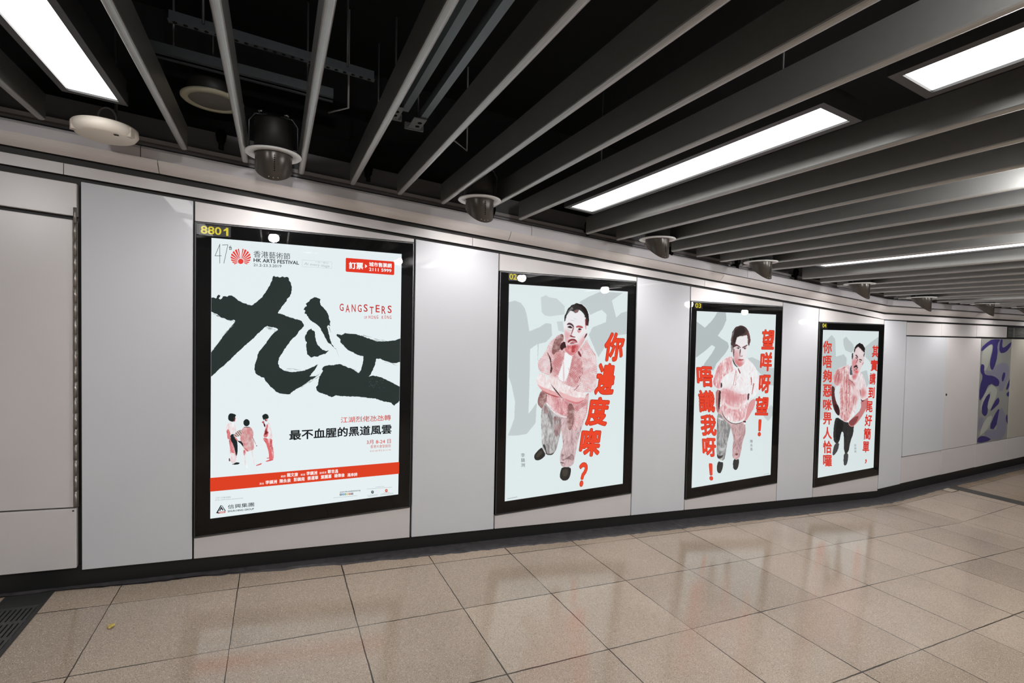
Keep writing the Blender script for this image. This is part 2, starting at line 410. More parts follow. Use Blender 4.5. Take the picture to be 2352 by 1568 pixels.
# ------------------------------------------------------------------ ceiling slats
SP = 0.2646; SX0 = -0.940; SLZ = 2.315
LIGHT_SLOTS = (1, 10, 19, 28, 37)
def slat_mesh():
    me = MB(); n = 8; w_, h = 0.015, 0.118
    ring = [(-w_, h)] + [(-w_*math.cos(PI*i/n), w_*0.75 - w_*0.75*math.sin(PI*i/n)) for i in range(n+1)] + [(w_, h)]
    me.sweep(lambda y: [(px_, y, pz) for px_, pz in ring], [-0.12, -0.6, -1.2, -1.8, -2.4, -3.1])
    o = me.build('ceiling_baffle', M_SLAT)
    for p in o.data.polygons: p.use_smooth = False
    return o
ORD = ['first', 'second', 'third', 'fourth', 'fifth', 'sixth', 'seventh', 'eighth']
slat0 = None
for i in range(-2, 46):
    if i in LIGHT_SLOTS: continue
    if slat0 is None: slat0 = o = slat_mesh()
    else: o = slat0.copy(); COL.objects.link(o)
    x = SX0 + SP*i
    o.location = (x, 0, SLZ + ramp(x))
    if i < 1: lab = ['grey ceiling slat left of the frame, last before the corner', 'grey ceiling slat left of the frame, second from the corner', 'grey ceiling slat left of the first light panel, at the photo edge'][i+2]
    elif i < 10: lab = 'grey ceiling slat, %s to the right of the far left light panel' % ORD[i-2]
    elif i < 19: lab = 'grey ceiling slat, %s to the right of the two central light panels' % ORD[i-11]
    elif i < 28: lab = 'grey ceiling slat, %s to the right of the thin third light panel' % ORD[i-20]
    else: lab = 'thin far grey ceiling slat in the dense rows at the right edge'
    tag(o, lab, 'ceiling slat', 'ceiling slats')

# ------------------------------------------------------------------ long light panels
M_DIFF = glow('lit_diffuser', (1.0, 0.985, 0.96, 1), PANEL_LIGHT)
def light_panel(slot, y0, y1, label):
    x = SX0 + SP*slot; z = 2.372 + ramp(x)
    s = -SL if x < XB else 0
    t = thing('ceiling_light', label, 'ceiling light', (x, (y0+y1)/2, z), 'long ceiling light panels')
    hw, fr = 0.082, 0.026
    def P(dx, y, dz): return (x+dx, y, z+dz+s*dx)
    mb = MB()
    for a, b, c, d in ((-hw-fr, -hw, y1-fr, y0+fr), (hw, hw+fr, y1-fr, y0+fr), (-hw, hw, y0, y0+fr), (-hw, hw, y1-fr, y1)):
        lo, hi = min(c, d), max(c, d)
        mb.hexa([P(a, lo, -0.004), P(b, lo, -0.004), P(b, hi, -0.004), P(a, hi, -0.004), P(a, lo, 0.05), P(b, lo, 0.05), P(b, hi, 0.05), P(a, hi, 0.05)])
    mb.build('panel_frame', M_DARKGREY, t)
    mb = MB(); mb.hexa([P(-hw, y1, 0.004), P(hw, y1, 0.004), P(hw, y0, 0.004), P(-hw, y0, 0.004), P(-hw, y1, 0.012), P(hw, y1, 0.012), P(hw, y0, 0.012), P(-hw, y0, 0.012)])
    mb.build('diffuser', M_DIFF, t)
    mb = MB(); mb.hexa([P(-hw-fr, y1, 0.05), P(hw+fr, y1, 0.05), P(hw+fr, y0, 0.05), P(-hw-fr, y0, 0.05), P(-hw-fr, y1, 0.09), P(hw+fr, y1, 0.09), P(hw+fr, y0, 0.09), P(-hw-fr, y0, 0.09)])
    mb.build('housing', M_DARKGREY, t)
    for yy in (y0-0.2, y1+0.2): MB().tube([(x, yy, z+0.09), (x, yy, 3.06+ramp(x))], 0.005, 8).build('suspension_rod', M_DARKGREY, t)
LN = ['white light panel at the far left, above the cream disc', 'long white light panel in the middle of the ceiling, over the third poster', 'thin sliver of a light panel seen edge on at right, above the fourth poster', 'far light panel hidden between the slats at the right edge', 'farthest light panel hidden between the slats']
LN2 = ['light panel above the camera, continuing the far left panel', 'white light panel at the top right corner, cut by the frame', 'light panel out of frame right, continuing the thin sliver', 'far light panel of the second row at the right edge', 'farthest light panel of the second row']
for k, sl in enumerate(LIGHT_SLOTS):
    light_panel(sl, -0.43, -1.965, LN[k])
    light_panel(sl, -2.20, -3.08, LN2[k])

# ------------------------------------------------------------------ wall washers (shrouded downlights along the wall)
def washer_proto():
    t = thing('wall_washer', '', 'ceiling light', (0, 0, 0))
    mb = MB(); mb.lathe([(0.083, 0.006), (0.086, 0.0), (0.118, -0.001), (0.123, 0.003), (0.121, 0.008), (0.083, 0.008)], n=48); mb.build('ring', M_WHITE, t)
    # shroud: a tube cut at a slant, long on the passage side, short on the wall side
    mb = MB(); n = 48; vs, fs = [], []
    for r in (0.080, 0.076):
        for j in range(n):
            a = 2*PI*j/n; s = -math.sin(a)
            L_ = 0.006 + 0.130*(0.5+0.5*s)**1.15
            vs += [(r*math.cos(a), r*math.sin(a), 0.006), (r*math.cos(a), r*math.sin(a), -L_)]
    for j in range(n):
        k = (j+1) % n
        fs += [(2*j, 2*j+1, 2*k+1, 2*k), (2*n+2*j, 2*n+2*k, 2*n+2*k+1, 2*n+2*j+1), (2*j+1, 2*n+2*j+1, 2*n+2*k+1, 2*k+1)]
    mb.add(vs, fs, 0, True); sh = mb.build('shroud', M_SHROUD, t)
    mb = MB()
    for i in range(8): mb.tube([(0.004, -0.0795, -0.02-0.010*i), (0.004, -0.0815, -0.02-0.010*i)], 0.0028, 8)
    mb.build('vent_holes', M_BLACK, sh)
    mb = MB()
    for i in (-1, 0, 1):
        a = -PI/2 + i*0.24; mb.tube([(0.0795*math.cos(a), 0.0795*math.sin(a), -0.124+0.004*abs(i)), (0.082*math.cos(a), 0.082*math.sin(a), -0.124+0.004*abs(i))], 0.003, 8)
    mb.build('rivets', M_CHROME, sh)
    mb = MB(); mb.lathe([(0.0, 0.16), (0.082, 0.16), (0.084, 0.15), (0.084, 0.008), (0.076, 0.008), (0.076, 0.055), (0.0, 0.06)], n=40); mb.build('lamp_housing', M_GAP, t)
    mb = MB(); mb.lathe([(0.0, 0.050), (0.052, 0.050), (0.055, 0.054), (0.0, 0.056)], n=32); mb.build('lens', glow('washer_lens', (1, 0.97, 0.93, 1), 10.0), t)
    mb = MB()
    for sx in (-1, 1):
        mb.tube([(sx*0.104, 0, 0.008), (sx*0.104, 0, 0.15), (sx*0.08, 0, 0.185), (sx*0.03, 0, 0.19)], 0.0035, 8)
    mb.build('bracket', M_STEEL, t)
    for sx in (-1, 1):
        MB().lathe([(0.0, 0.0), (0.010, 0.002), (0.012, 0.010), (0.006, 0.016), (0.0, 0.017)], (sx*0.055, -0.01, 0.188), 12).build('wing_nut', M_CHROME, t)
    return t
WX = [(SX0 + SP*(i+0.5), '') for i in (3, 7, 12, 16, 21, 25, 30, 34, 39)]
WLAB = ['shrouded wall washer light with white ring above the large calligraphy poster', 'shrouded wall washer light with white ring, second from the left',
        'shrouded wall washer light with white ring, third from the left, over the plain panel', 'shrouded wall washer light above the poster of the man with arms hanging',
        'shrouded wall washer light right of the thin light panel, fifth from the left', 'shrouded wall washer light above the end of the ramp, sixth from the left', 'shrouded wall washer light above the white service door at right',
        'shrouded wall washer light cut by the right edge of the photo', 'shrouded wall washer light beyond the right edge of the photo']
wp = washer_proto()
washers = []
for k, (x, _) in enumerate(WX):
    o = wp if k == 0 else copy_tree(wp)
    o.location = (x, -0.385, 2.30 + ramp(x)); tag(o, WLAB[k], 'ceiling light', 'wall washers along the poster wall')
    washers.append(o)
for o in washers:
    ld = bpy.data.lights.new('washer_lamp', 'SPOT'); ld.energy = WASHER_W; ld.color = (1.0, 0.97, 0.95)
    ld.spot_size = math.radians(150); ld.spot_blend = 0.7; ld.shadow_soft_size = 0.03
    lo = bpy.data.objects.new('washer_lamp', ld); COL.objects.link(lo)
    lo.location = (o.location.x, o.location.y+0.01, o.location.z+0.03)
    d = Vector((0, 0.85, -1.0)); lo.rotation_euler = d.to_track_quat('-Z', 'Y').to_euler()

# cylinder downlights over the middle of the passage (mirrored as bright dots in glass and enamel)
M_DOT = glow('downlight_lens', (1, 0.985, 0.985, 1), DOWNLIGHT)
for px_, py_, x in ((70, 470, -1.865), (629, 539, -0.023), (914, 593, 1.309), (1198, 632, 2.66), (1389, 659, 3.70), (1583, 693, 5.28), (1710, 712, 6.866), (1843, 735, 10.7)):  # the leftmost one is added to brighten the upper left wall
    d = ray(px_, py_); m_ = EYE + d*(x/d.x); y, z = -m_.y, m_.z
    t = thing('cylinder_downlight', 'slim cylinder downlight outside the frame, mirrored as a bright dot on the wall', 'ceiling light', (x, y, z), 'downlights along the middle of the passage')
    MB().lathe([(0.055, 0.0), (0.059, -0.003), (0.062, 0.0), (0.062, 0.16), (0.0, 0.165)], (x, y, z), 32).build('body', M_DARKGREY, t)
    MB().lathe([(0.052*math.sin(i*PI/12), -0.034-0.046*math.cos(i*PI/12)) for i in range(11)], (x, y, z), 32).build('lens', M_DOT, t)
    MB().tube([(x, y, z+0.16), (x, y, 3.06+ramp(x))], 0.006, 8).build('stem', M_DARKGREY, t)

# unseen fill lamps behind the camera, added to brighten the floor and wall
M_FILL = glow('fill_lamp_lens', (1, 0.985, 0.98, 1), FILL_LIGHT)
for k in range(7):
    x = -3.55 + 1.323*k
    for (a, ra), (b, rb) in zip(SOF[:-1], SOF[1:]):
        if a <= x <= b: z = ra+ramp(a) + (rb+ramp(b)-ra-ramp(a))*(x-a)/(b-a)
    t = thing('unseen_fill_lamp', 'round fill lamp added out of view behind the camera to brighten the passage', 'ceiling light', (x, -4.3, z), 'added fill lamps behind the camera')
    MB().lathe([(0.09, 0.0), (0.09, -0.05), (0.108, -0.05), (0.11, 0.0)], (x, -4.3, z), 32).build('rim', M_WHITE, t)  # deep rim keeps the added lamp out of the wall reflections
    MB().lathe([(0.0, -0.003), (0.09, -0.003), (0.091, 0.0)], (x, -4.3, z), 32).build('lens', M_FILL, t)

# ------------------------------------------------------------------ other ceiling things
c = Vector((-0.685, -0.235, 2.345)); c.z = 2.335
t = thing('wireless_access_point', 'cream disc with notched rim hanging under the far left light panel', 'ceiling device', c)
mb = MB(); mb.lathe([(0.0, 0.030), (0.110, 0.030), (0.116, 0.026), (0.118, 0.0), (0.106, -0.018), (0.098, -0.022), (0.0, -0.024)], c, 64); disc = mb.build('disc_body', M_CREAM, t)
mb = MB()
for a in (PI*1.13, PI*1.86):
    ca, sa = math.cos(a), math.sin(a); p = c + Vector((0.112*ca, 0.112*sa, 0.002))
    tx, ty = -sa, ca
    q = [p + Vector((tx*u + ca*v, ty*u + sa*v, z)) for z in (-0.022, 0.020) for u, v in ((-0.016, -0.014), (0.016, -0.014), (0.012, 0.0075), (-0.012, 0.0075))]
    mb.hexa(q)
mb.build('rim_notch', pbr('cream_shadow_plastic', (0.6, 0.54, 0.46), 0.5), t, 0.002)
mb = MB()
for k in range(3): mb.box(c.x+0.046+0.006*k, c.x+0.048+0.006*k, c.y-0.078, c.y-0.068, c.z-0.0265, c.z-0.023)
mb.box(c.x+0.046, c.x+0.062, c.y-0.068, c.y-0.0655, c.z-0.0265, c.z-0.023)
mb.build('printed_mark', M_GAP, t)
mb = MB(); mb.tube([c + Vector((0.005+0.032*math.cos(a), 0.0, 0.066+0.045*math.sin(a))) for a in [-PI/2-0.3+ (2*PI-0.2)*i/24 for i in range(25)]], 0.004, 8)
mb.tube([c+Vector((0.0, 0.0, 0.028)), c+Vector((0.0, 0.0, 0.034))], 0.012, 12)
mb.build('cable_loop', pbr('grey_cable', (0.22, 0.22, 0.20), 0.5), t)
mb = MB(); mb.tube([c+Vector((0.03, 0.03, 0.028)), c+Vector((0.03, 0.03, 0.70))], 0.006, 8); mb.build('drop_rod', M_GAP, t)

s = on_slope(489, 231, 2.56)
t = thing('ceiling_speaker', 'round ceiling speaker with pale rim behind the slats at upper left', 'speaker', s)
MB().lathe([(0.100, 0.0), (0.102, -0.008), (0.128, -0.008), (0.134, -0.002), (0.134, 0.004), (0.128, 0.008)], s, 48).build('rim', pbr('aged_rim', (0.50, 0.48, 0.36), 0.5), t)
MB().lathe([(0.0, -0.012), (0.06, -0.010), (0.102, -0.004)], s, 48).build('grille', pbr('speaker_grille', (0.17, 0.16, 0.14), 0.6, noise=0.3, nscale=400), t)
mb = MB(); mb.lathe([(0.0, 0.12), (0.09, 0.12), (0.115, 0.006), (0.1, 0.0)], s, 32); mb.tube([s+Vector((0, 0, 0.12)), s+Vector((0, 0, 0.52))], 0.006, 8); mb.build('back_can', M_GAP, t)

def bar_between(p, q, wd, th, mb):
    p, q = Vector(p), Vector(q); d = (q-p).normalized(); sd = d.cross(Vector((0, 0, 1))).normalized()*wd/2; up = Vector((0, 0, th))
    return mb.hexa([p-sd, p+sd, q+sd, q-sd, p-sd+up, p+sd+up, q+sd+up, q-sd+up])
# channels along the wall
def channel(pa, pb, rel, label, wd=0.041, ext=0.0, group='steel channels in the ceiling void', two=True, holes=0):
    a, b = on_slope(pa[0], pa[1], rel), on_slope(pb[0], pb[1], rel); d = (a-b).normalized(); a = a + d*ext
    t = thing('strut_channel', label, 'channel', (a+b)/2, group)
    sd = d.cross(Vector((0, 0, 1))).normalized()
    mb = MB()
    if two:
        for s_ in (-1, 1): bar_between(a+sd*s_*wd*0.36, b+sd*s_*wd*0.36, wd*0.3, 0.004, mb)
        for s_ in (-1, 1): bar_between(a+sd*s_*wd*0.5, b+sd*s_*wd*0.5, 0.003, 0.04, mb)
        bar_between(a+Vector((0, 0, 0.04)), b+Vector((0, 0, 0.04)), wd, 0.003, mb)
    else:
        bar_between(a, b, wd, 0.004, mb)
        bar_between(a+sd*wd*0.5, b+sd*wd*0.5, 0.004, 0.05, mb)
    mb.build('channel_body', M_STEEL, t)
    mb = MB()
    for e in (0.15, 0.85):
        p = a+(b-a)*e; mb.tube([p+Vector((0, 0, 0.03)), (p.x, p.y, 3.06+ramp(p.x))], 0.005, 8)
    mb.build('hanger_rod', M_DARKGREY, t)
    if holes:
        mb = MB()
        for k in range(holes):
            p = a+(b-a)*(0.03+0.94*k/(holes-1)); mb.lathe([(0, -0.0012), (0.008, -0.0012), (0.008, 0.001)], p, 12)
        mb.build('bolt_holes', M_BLACK, t)
    return t
channel((420, 141), (765, 230), 2.62, 'double lipped steel channel running along the wall above the slats', 0.062, 0.15)
channel((420, 57), (860, 186), 2.66, 'perforated steel strip above the slats, nearer than the double channel', 0.026, 0.05, two=False, holes=22)
# two rails crossing the passage with bolted end plates
for (pa, pb, pl_, lab) in (((1094, 0), (930, 256), (908, 258), 'steel cross rail with bolted end plate, the left of the pair'), ((1160, 0), (972, 274), (960, 284), 'steel cross rail with bolted end plate, the right of the pair')):
    a, b = on_slope(*pa, 2.60), on_slope(*pb, 2.60)
    a.x = b.x; a.z = b.z; a.y = -3.1
    t = thing('cross_rail', lab, 'rail', (a+b)/2, 'cross rails in the ceiling void')
    mb = MB(); bar_between(a, b, 0.034, 0.04, mb); mb.build('rail_body', pbr('dark_blue_steel', (0.16, 0.19, 0.2), 0.4, metal=0.5), t)
    p = on_slope(*pl_, 2.59)
    mb = MB(); mb.box(p.x-0.035, p.x+0.03, p.y-0.06, p.y+0.075, p.z, p.z+0.005); mb.box(p.x-0.05, p.x+0.05, p.y+0.075, p.y+0.088, p.z-0.004, p.z+0.03); mb.build('end_plate', pbr('end_plate_steel', (0.2, 0.21, 0.21), 0.5, metal=0.4), t)
    mb = MB()
    for k in (-0.012, 0.035): mb.lathe([(0, -0.002), (0.011, -0.002), (0.011, 0.001)], p+Vector((0.006, k, 0)), 14)
    mb.build('bolt_holes', M_BLACK, t)
    mb = MB(); mb.tube([(p.x, p.y, p.z+0.004), (p.x, p.y, 3.06+ramp(p.x))], 0.005, 8); mb.build('hanger_rod', M_DARKGREY, t)
p = on_slope(868, 312, 2.56)
t = thing('junction_strip', 'black bar with a small white sticker behind the slats', 'bar', p)
MB().box(p.x-0.012, p.x+0.014, p.y-0.07, p.y+0.10, p.z, p.z+0.03).build('bar_body', M_DARKGREY, t)
q = on_slope(873, 301, 2.559)
MB().box(q.x-0.014, q.x+0.014, q.y-0.017, q.y+0.017, q.z-0.001, q.z).build('sticker', pbr('sticker_white', (0.75, 0.7, 0.68), 0.5), t)
MB().box(q.x-0.006, q.x+0.006, q.y-0.008, q.y+0.008, q.z-0.002, q.z-0.0008).build('sticker_print', pbr('sticker_red', (0.3, 0.12, 0.1), 0.5), t)
MB().tube([(p.x, p.y, p.z+0.03), (p.x, p.y, 3.06+ramp(p.x))], 0.005, 8).build('hanger_rod', M_DARKGREY, t)
for (pa, pb, lab) in (((755, 258), (800, 248), 'thin grey conduit stub left of the cross rails'), ((1038, 318), (1072, 346), 'thin grey rod slanting behind the slats, right of the cross rails')):
    a, b = on_slope(*pa, 2.58), on_slope(*pb, 2.58)
    t = thing('conduit_rod', lab, 'rod', a)
    mb = MB(); mb.tube([a, b, (b.x, b.y, 3.06+ramp(b.x))], 0.005, 8); mb.build('rod_body', pbr('grey_rod', (0.3, 0.3, 0.3), 0.4, metal=0.4), t)
# black cable clamps hanging at the bulkhead
for k, (px_, py_) in enumerate(((508, 330), (846, 405), (1130, 495), (1350, 532), (1540, 588), (1694, 610), (1828, 635))):
    p = on_wall(px_, py_, -0.02)
    lab = ['left of the first wall washer', 'below the cross rails', 'right of the second wall washer', 'below the start of the central light panel', 'beside the third wall washer', 'left of the fourth wall washer', 'right of the fourth wall washer'][k]
    t = thing('cable_clamp', 'small black clamp on the bulkhead ' + lab, 'clamp', p, 'black clamps under the bulkhead')
    mb = MB(); mb.lathe([(0.0, 0.075), (0.020, 0.070), (0.026, 0.045), (0.020, 0.012), (0.012, 0.0), (0.012, -0.03), (0.0, -0.032)], p, 16); mb.tube([p, p+Vector((0, 0.075, 0.02))], 0.010, 8)
    mb.build('clamp_body', M_FRAME, t)

# ------------------------------------------------------------------ light boxes and posters
def glass_material():
    m = bpy.data.materials.new('poster_glass'); m.use_nodes = True
    nt = m.node_tree; nt.nodes.clear(); N = nt.nodes.new
    t_, g = N('ShaderNodeBsdfTransparent'), N('ShaderNodeBsdfGlossy'); g.inputs['Roughness'].default_value = 0.0
    fz = N('ShaderNodeFresnel'); fz.inputs['IOR'].default_value = 1.5
    mx, o = N('ShaderNodeMixShader'), N('ShaderNodeOutputMaterial')
    nt.links.new(fz.outputs[0], mx.inputs[0]); nt.links.new(t_.outputs[0], mx.inputs[1]); nt.links.new(g.outputs[0], mx.inputs[2]); nt.links.new(mx.outputs[0], o.inputs[0])
    return m
M_GLASS = glass_material()
M_EDGE = pbr('frame_edge_metal', (0.10, 0.10, 0.105), 0.3, metal=0.8)
YP = 0.006
BOXL = ['black framed light box numbered 8801 with the calligraphy poster', 'black framed light box numbered 02, second from the left', 'black framed light box numbered 03, third from the left', 'black framed light box numbered 04, last on the right']
POSL = ['large backlit poster with black brush calligraphy and a red band', 'backlit poster of a man in a checked shirt with crossed arms', 'backlit poster of a man in a polo shirt with arms hanging', 'backlit poster of a man in a short sleeved shirt, hands at his hips']
posters, boxes = [], []
for k in range(4):
    (x0, x1, z0, z1), (a0, a1, c0, c1) = FR[k], IN[k]
    t = thing('light_box', BOXL[k], 'light box', ((x0+x1)/2, 0, z0), 'light boxes along the wall'); boxes.append(t)
    MB().box(x0, x1, 0.012, 0.03, z0, z1).build('back_box', M_FRAME, t)
    mb = MB()
    for q in ((x0, a0, z0, z1), (a1, x1, z0, z1), (a0, a1, z0, c0), (a0, a1, c1, z1)): mb.box(q[0], q[1], 0.002, 0.012, q[2], q[3])
    mb.build('border', M_FRAME, t)
    mb = MB(); e = 0.006
    for q in ((x0, x0+e, z0, z1), (x1-e, x1, z0, z1), (x0+e, x1-e, z0, z0+e), (x0+e, x1-e, z1-e, z1)): mb.box(q[0], q[1], -0.007, 0.002, q[2], q[3])
    mb.build('edge_trim', M_EDGE, t, 0.001)
    mb = MB(); mb.add([(x0+e, -0.003, z0+e), (x1-e, -0.003, z0+e), (x1-e, -0.003, z1-e), (x0+e, -0.003, z1-e)], [(0, 1, 2, 3)])
    mb.build('glass_pane', M_GLASS, t)
    p = MB().box(a0, a1, YP, YP+0.004, c0, c1).build('poster', glow('backlit_paper', lin((233, 243, 245)) if k == 0 else lin((227, 238, 239)), POSTER_GLOW) if k == 0 else glow('backlit_paper_cool', lin((226, 237, 238)), POSTER_GLOW))
    tag(p, POSL[k], 'poster', 'backlit posters along the wall'); posters.append(p)

def chaikin(p, n):
    for _ in range(n):
        q = []
        for i in range(len(p)):
            a, b = p[i], p[(i+1) % len(p)]
            q += [(a[0]*.75+b[0]*.25, a[1]*.75+b[1]*.25), (a[0]*.25+b[0]*.75, a[1]*.25+b[1]*.75)]
        p = q
    return p
def rough(p, amp, step):
    out = []
    for i in range(len(p)):
        a, b = p[i], p[(i+1) % len(p)]; n = max(1, int(math.hypot(b[0]-a[0], b[1]-a[1])/step))
        for j in range(n): out.append((a[0]+(b[0]-a[0])*j/n + random.uniform(-amp, amp), a[1]+(b[1]-a[1])*j/n + random.uniform(-amp, amp)))
    return out
class Art:
    """Flat printing on a poster; coordinates are taken in an enlarged view (origin ox, oy, scale s)."""
    def __init__(self, poster, clip=None): self.p = poster; self.layer = 1; self.clip = clip; self.plane = None
    def view(self, ox, oy, s): self.o = (ox, oy, s); return self
    def pt(self, x, y):
        return on_wall(self.o[0]+x/self.o[2], self.o[1]+y/self.o[2], YP if self.plane is None else self.plane)
    def w(self, pts, lay):
        out = []
        for x, y in pts:
            v = self.pt(x, y)
            if self.clip: v.x = min(max(v.x, self.clip[0]), self.clip[1]); v.z = min(max(v.z, self.clip[2]), self.clip[3])
            v.y -= 0.00009*lay; out.append(v)
        return out
    def begin(self): self.mb = MB(); self.ml = []; return self
    def poly(self, mat, pts, smooth=1, amp=0, step=6):
        if isinstance(mat, tuple): mat = ink(mat)
        if mat not in self.ml: self.ml.append(mat)
        if amp: pts = rough(pts, amp, step)
        pts = chaikin(pts, smooth)
        self.layer += 1
        v = self.w(pts, self.layer)
        a = sum(v[i].x*v[(i+1) % len(v)].z - v[(i+1) % len(v)].x*v[i].z for i in range(len(v)))
        if a < 0: v.reverse()
        y_ = v[0].y; x_, z_ = v[0].x, v[0].z
        r = delaunay_2d_cdt([Vector(((q.x-x_)*100, (q.z-z_)*100)) for q in v], [], [list(range(len(v)))], 1, 1e-5)
        self.mb.add([(q.x/100+x_, y_, q.y/100+z_) for q in r[0]], [list(f_) for f_ in r[2]], self.ml.index(mat))
        return self
    def soft(self, c0, c1, pts, n=5, core=0.35, smooth=2):
        """A shade that fades from the colour under it (c0) to its own (c1), printed in steps."""
        cx, cy = sum(p[0] for p in pts)/len(pts), sum(p[1] for p in pts)/len(pts)
        for i in range(n):
            t = (i+1)/n; k = 1.06-(1.06-core)*i/(n-1)*0.8
            self.poly(tuple(int(a+(b-a)*t) for a, b in zip(c0, c1)), [(cx+(x-cx)*k, cy+(y-cy)*k) for x, y in pts], smooth)
        return self
    def line(self, mat, a, b, wd, wd2=None):
        dx, dy = b[0]-a[0], b[1]-a[1]; l = math.hypot(dx, dy) or 1; nx, ny = -dy/l/2, dx/l/2; w2 = wd if wd2 is None else wd2
        return self.poly(mat, [(a[0]+nx*wd, a[1]+ny*wd), (b[0]+nx*w2, b[1]+ny*w2), (b[0]-nx*w2, b[1]-ny*w2), (a[0]-nx*wd, a[1]-ny*wd)], 0)
    def end(self, name, label=None, parent=None):
        o = self.mb.build(name, self.ml, parent if parent is not None else self.p)
        if label: o['label'] = label
        return o
M_PRINT = bpy.data.materials.new('figure_print'); M_PRINT.use_nodes = True
_nt = M_PRINT.node_tree; _nt.nodes.clear()
_e, _o, _a = _nt.nodes.new('ShaderNodeEmission'), _nt.nodes.new('ShaderNodeOutputMaterial'), _nt.nodes.new('ShaderNodeVertexColor')
_a.layer_name = 'print'; _e.inputs[1].default_value = POSTER_GLOW
_nt.links.new(_a.outputs[0], _e.inputs[0]); _nt.links.new(_e.outputs[0], _o.inputs[0]); M_PRINT.cycles.emission_sampling = 'NONE'
class Paint(Art):
    """A figure printed on the poster: shapes with soft edges, kept as a fine coloured mesh."""
    step = 0.62
    def begin(self): self.ops = []; return self
    def _px(self, pts): return [(self.o[0]+x/self.o[2], self.o[1]+y/self.o[2]) for x, y in pts]
    def poly(self, mat, pts, smooth=1, amp=0, step=6, feather=0.5, clip=False, op=1.0):
        if amp: pts = rough(pts, amp, step)
        self.ops.append((mat, self._px(chaikin(pts, smooth)), feather, clip, op)); return self
    def soft(self, c0, c1, pts, op=1.0, k=0.2):
        q = self._px(pts); d = min(max(p[0] for p in q)-min(p[0] for p in q), max(p[1] for p in q)-min(p[1] for p in q))
        self.ops.append((c1, chaikin(q, 2), max(0.6, k*d), True, op)); return self
    def folds(self, mats, box, n, ln, ang, spread=0.5, wd=1.0):
        """Creases of cloth: short tapering strokes inside box (x0, y0, x1, y1)."""
        for i in range(n):
            x, y = random.uniform(box[0], box[2]), random.uniform(box[1], box[3]); a = ang+random.uniform(-spread, spread); l = ln*random.uniform(.5, 1.3)
            w_ = wd*random.uniform(.6, 1.4); q = [(x, y), (x+l*.5*math.cos(a)-w_*math.sin(a)*.5, y+l*.5*math.sin(a)+w_*math.cos(a)*.5), (x+l*math.cos(a+.12), y+l*math.sin(a+.12)), (x+l*.5*math.cos(a)+w_*math.sin(a)*.5, y+l*.5*math.sin(a)-w_*math.cos(a)*.5)]
            self.poly(mats[i % len(mats)], q, 1, feather=0.45, clip=True, op=0.42)
        return self
    def line(self, mat, a, b, wd, wd2=None, clip=False):
        dx, dy = b[0]-a[0], b[1]-a[1]; l = math.hypot(dx, dy) or 1; nx, ny = -dy/l/2, dx/l/2; w2 = wd if wd2 is None else wd2
        return self.poly(mat, [(a[0]+nx*wd, a[1]+ny*wd), (b[0]+nx*w2, b[1]+ny*w2), (b[0]-nx*w2, b[1]-ny*w2), (a[0]-nx*wd, a[1]-ny*wd)], 0, feather=0.3, clip=clip)
    def end(self, name, label=None, parent=None):
        st = self.step
        P = [p for o_ in self.ops if not o_[3] for p in o_[1]]
        x0, x1 = min(p[0] for p in P)-2, max(p[0] for p in P)+2; y0, y1 = min(p[1] for p in P)-2, max(p[1] for p in P)+2
        nx, ny = int((x1-x0)/st)+1, int((y1-y0)/st)+1
        X, Y = np.meshgrid(x0+np.arange(nx)*st, y0+np.arange(ny)*st)
        col = np.zeros((ny, nx, 3)); al = np.zeros((ny, nx))
        for mat, pts, fe, clip, op in self.ops:
            ins = np.zeros((ny, nx), bool); q = pts
            for i in range(len(q)):
                (ax, ay), (bx_, by_) = q[i], q[(i+1) % len(q)]
                if ay == by_: continue
                ins ^= ((ay > Y) != (by_ > Y)) & (X < (bx_-ax)*(Y-ay)/(by_-ay)+ax)
            m = blur(ins.astype(float), fe/st, fe/st)*op
            if clip: m = m*np.clip(al*2-.6, 0, 1)
            c = mat(X, Y, st) if callable(mat) else np.array(mat, float)
            na = np.maximum(al, m) if not clip else al
            k = np.where(al < 0.02, (m > 0.01)*1.0, m)
            col = col*(1-k[..., None])+c*k[..., None]; al = na
        g = blur(RNG.standard_normal((ny, nx)), 0.6/st, 0.6/st); col = np.clip(col+g[..., None]*4.5, 0, 255)
        V = col/255; V = np.where(V <= 0.04045, V/12.92, ((V+0.055)/1.055)**2.4)
        R = np.array([[CR[i][j] for j in range(3)] for i in range(3)])
        D = np.stack([(X-1176)/FPX, (Y-784)/FPX, np.ones_like(X)], -1) @ R
        self.layer += 3; yy = YP-0.00009*self.layer
        t = (YP-EYE.y)/D[..., 1]; W = D*t[..., None]+np.array(EYE); W[..., 1] = yy
        if self.clip: W[..., 0] = np.clip(W[..., 0], self.clip[0], self.clip[1]); W[..., 2] = np.clip(W[..., 2], self.clip[2], self.clip[3])
        keep = al > 0.36
        fq = keep[:-1, :-1] & keep[1:, :-1] & keep[:-1, 1:] & keep[1:, 1:]
        ii, jj = np.nonzero(fq); a0 = ii*nx+jj
        F_ = np.stack([a0+nx, a0+nx+1, a0+1, a0], 1)
        used = np.unique(F_); remap = np.full(nx*ny, -1); remap[used] = np.arange(len(used))
        me = bpy.data.meshes.new(name); me.vertices.add(len(used)); me.vertices.foreach_set('co', W.reshape(-1, 3)[used].ravel().astype(np.float32))
        me.loops.add(F_.size); me.loops.foreach_set('vertex_index', remap[F_].ravel().astype(np.int32))
        me.polygons.add(len(F_)); me.polygons.foreach_set('loop_start', (np.arange(len(F_))*4).astype(np.int32))
        me.update(calc_edges=True)
        ca = me.color_attributes.new('print', 'FLOAT_COLOR', 'POINT')
        ca.data.foreach_set('color', np.concatenate([V.reshape(-1, 3)[used], np.ones((len(used), 1))], 1).ravel().astype(np.float32))
        me.materials.append(M_PRINT)
        o = bpy.data.objects.new(name, me); COL.objects.link(o)
        par = parent if parent is not None else self.p
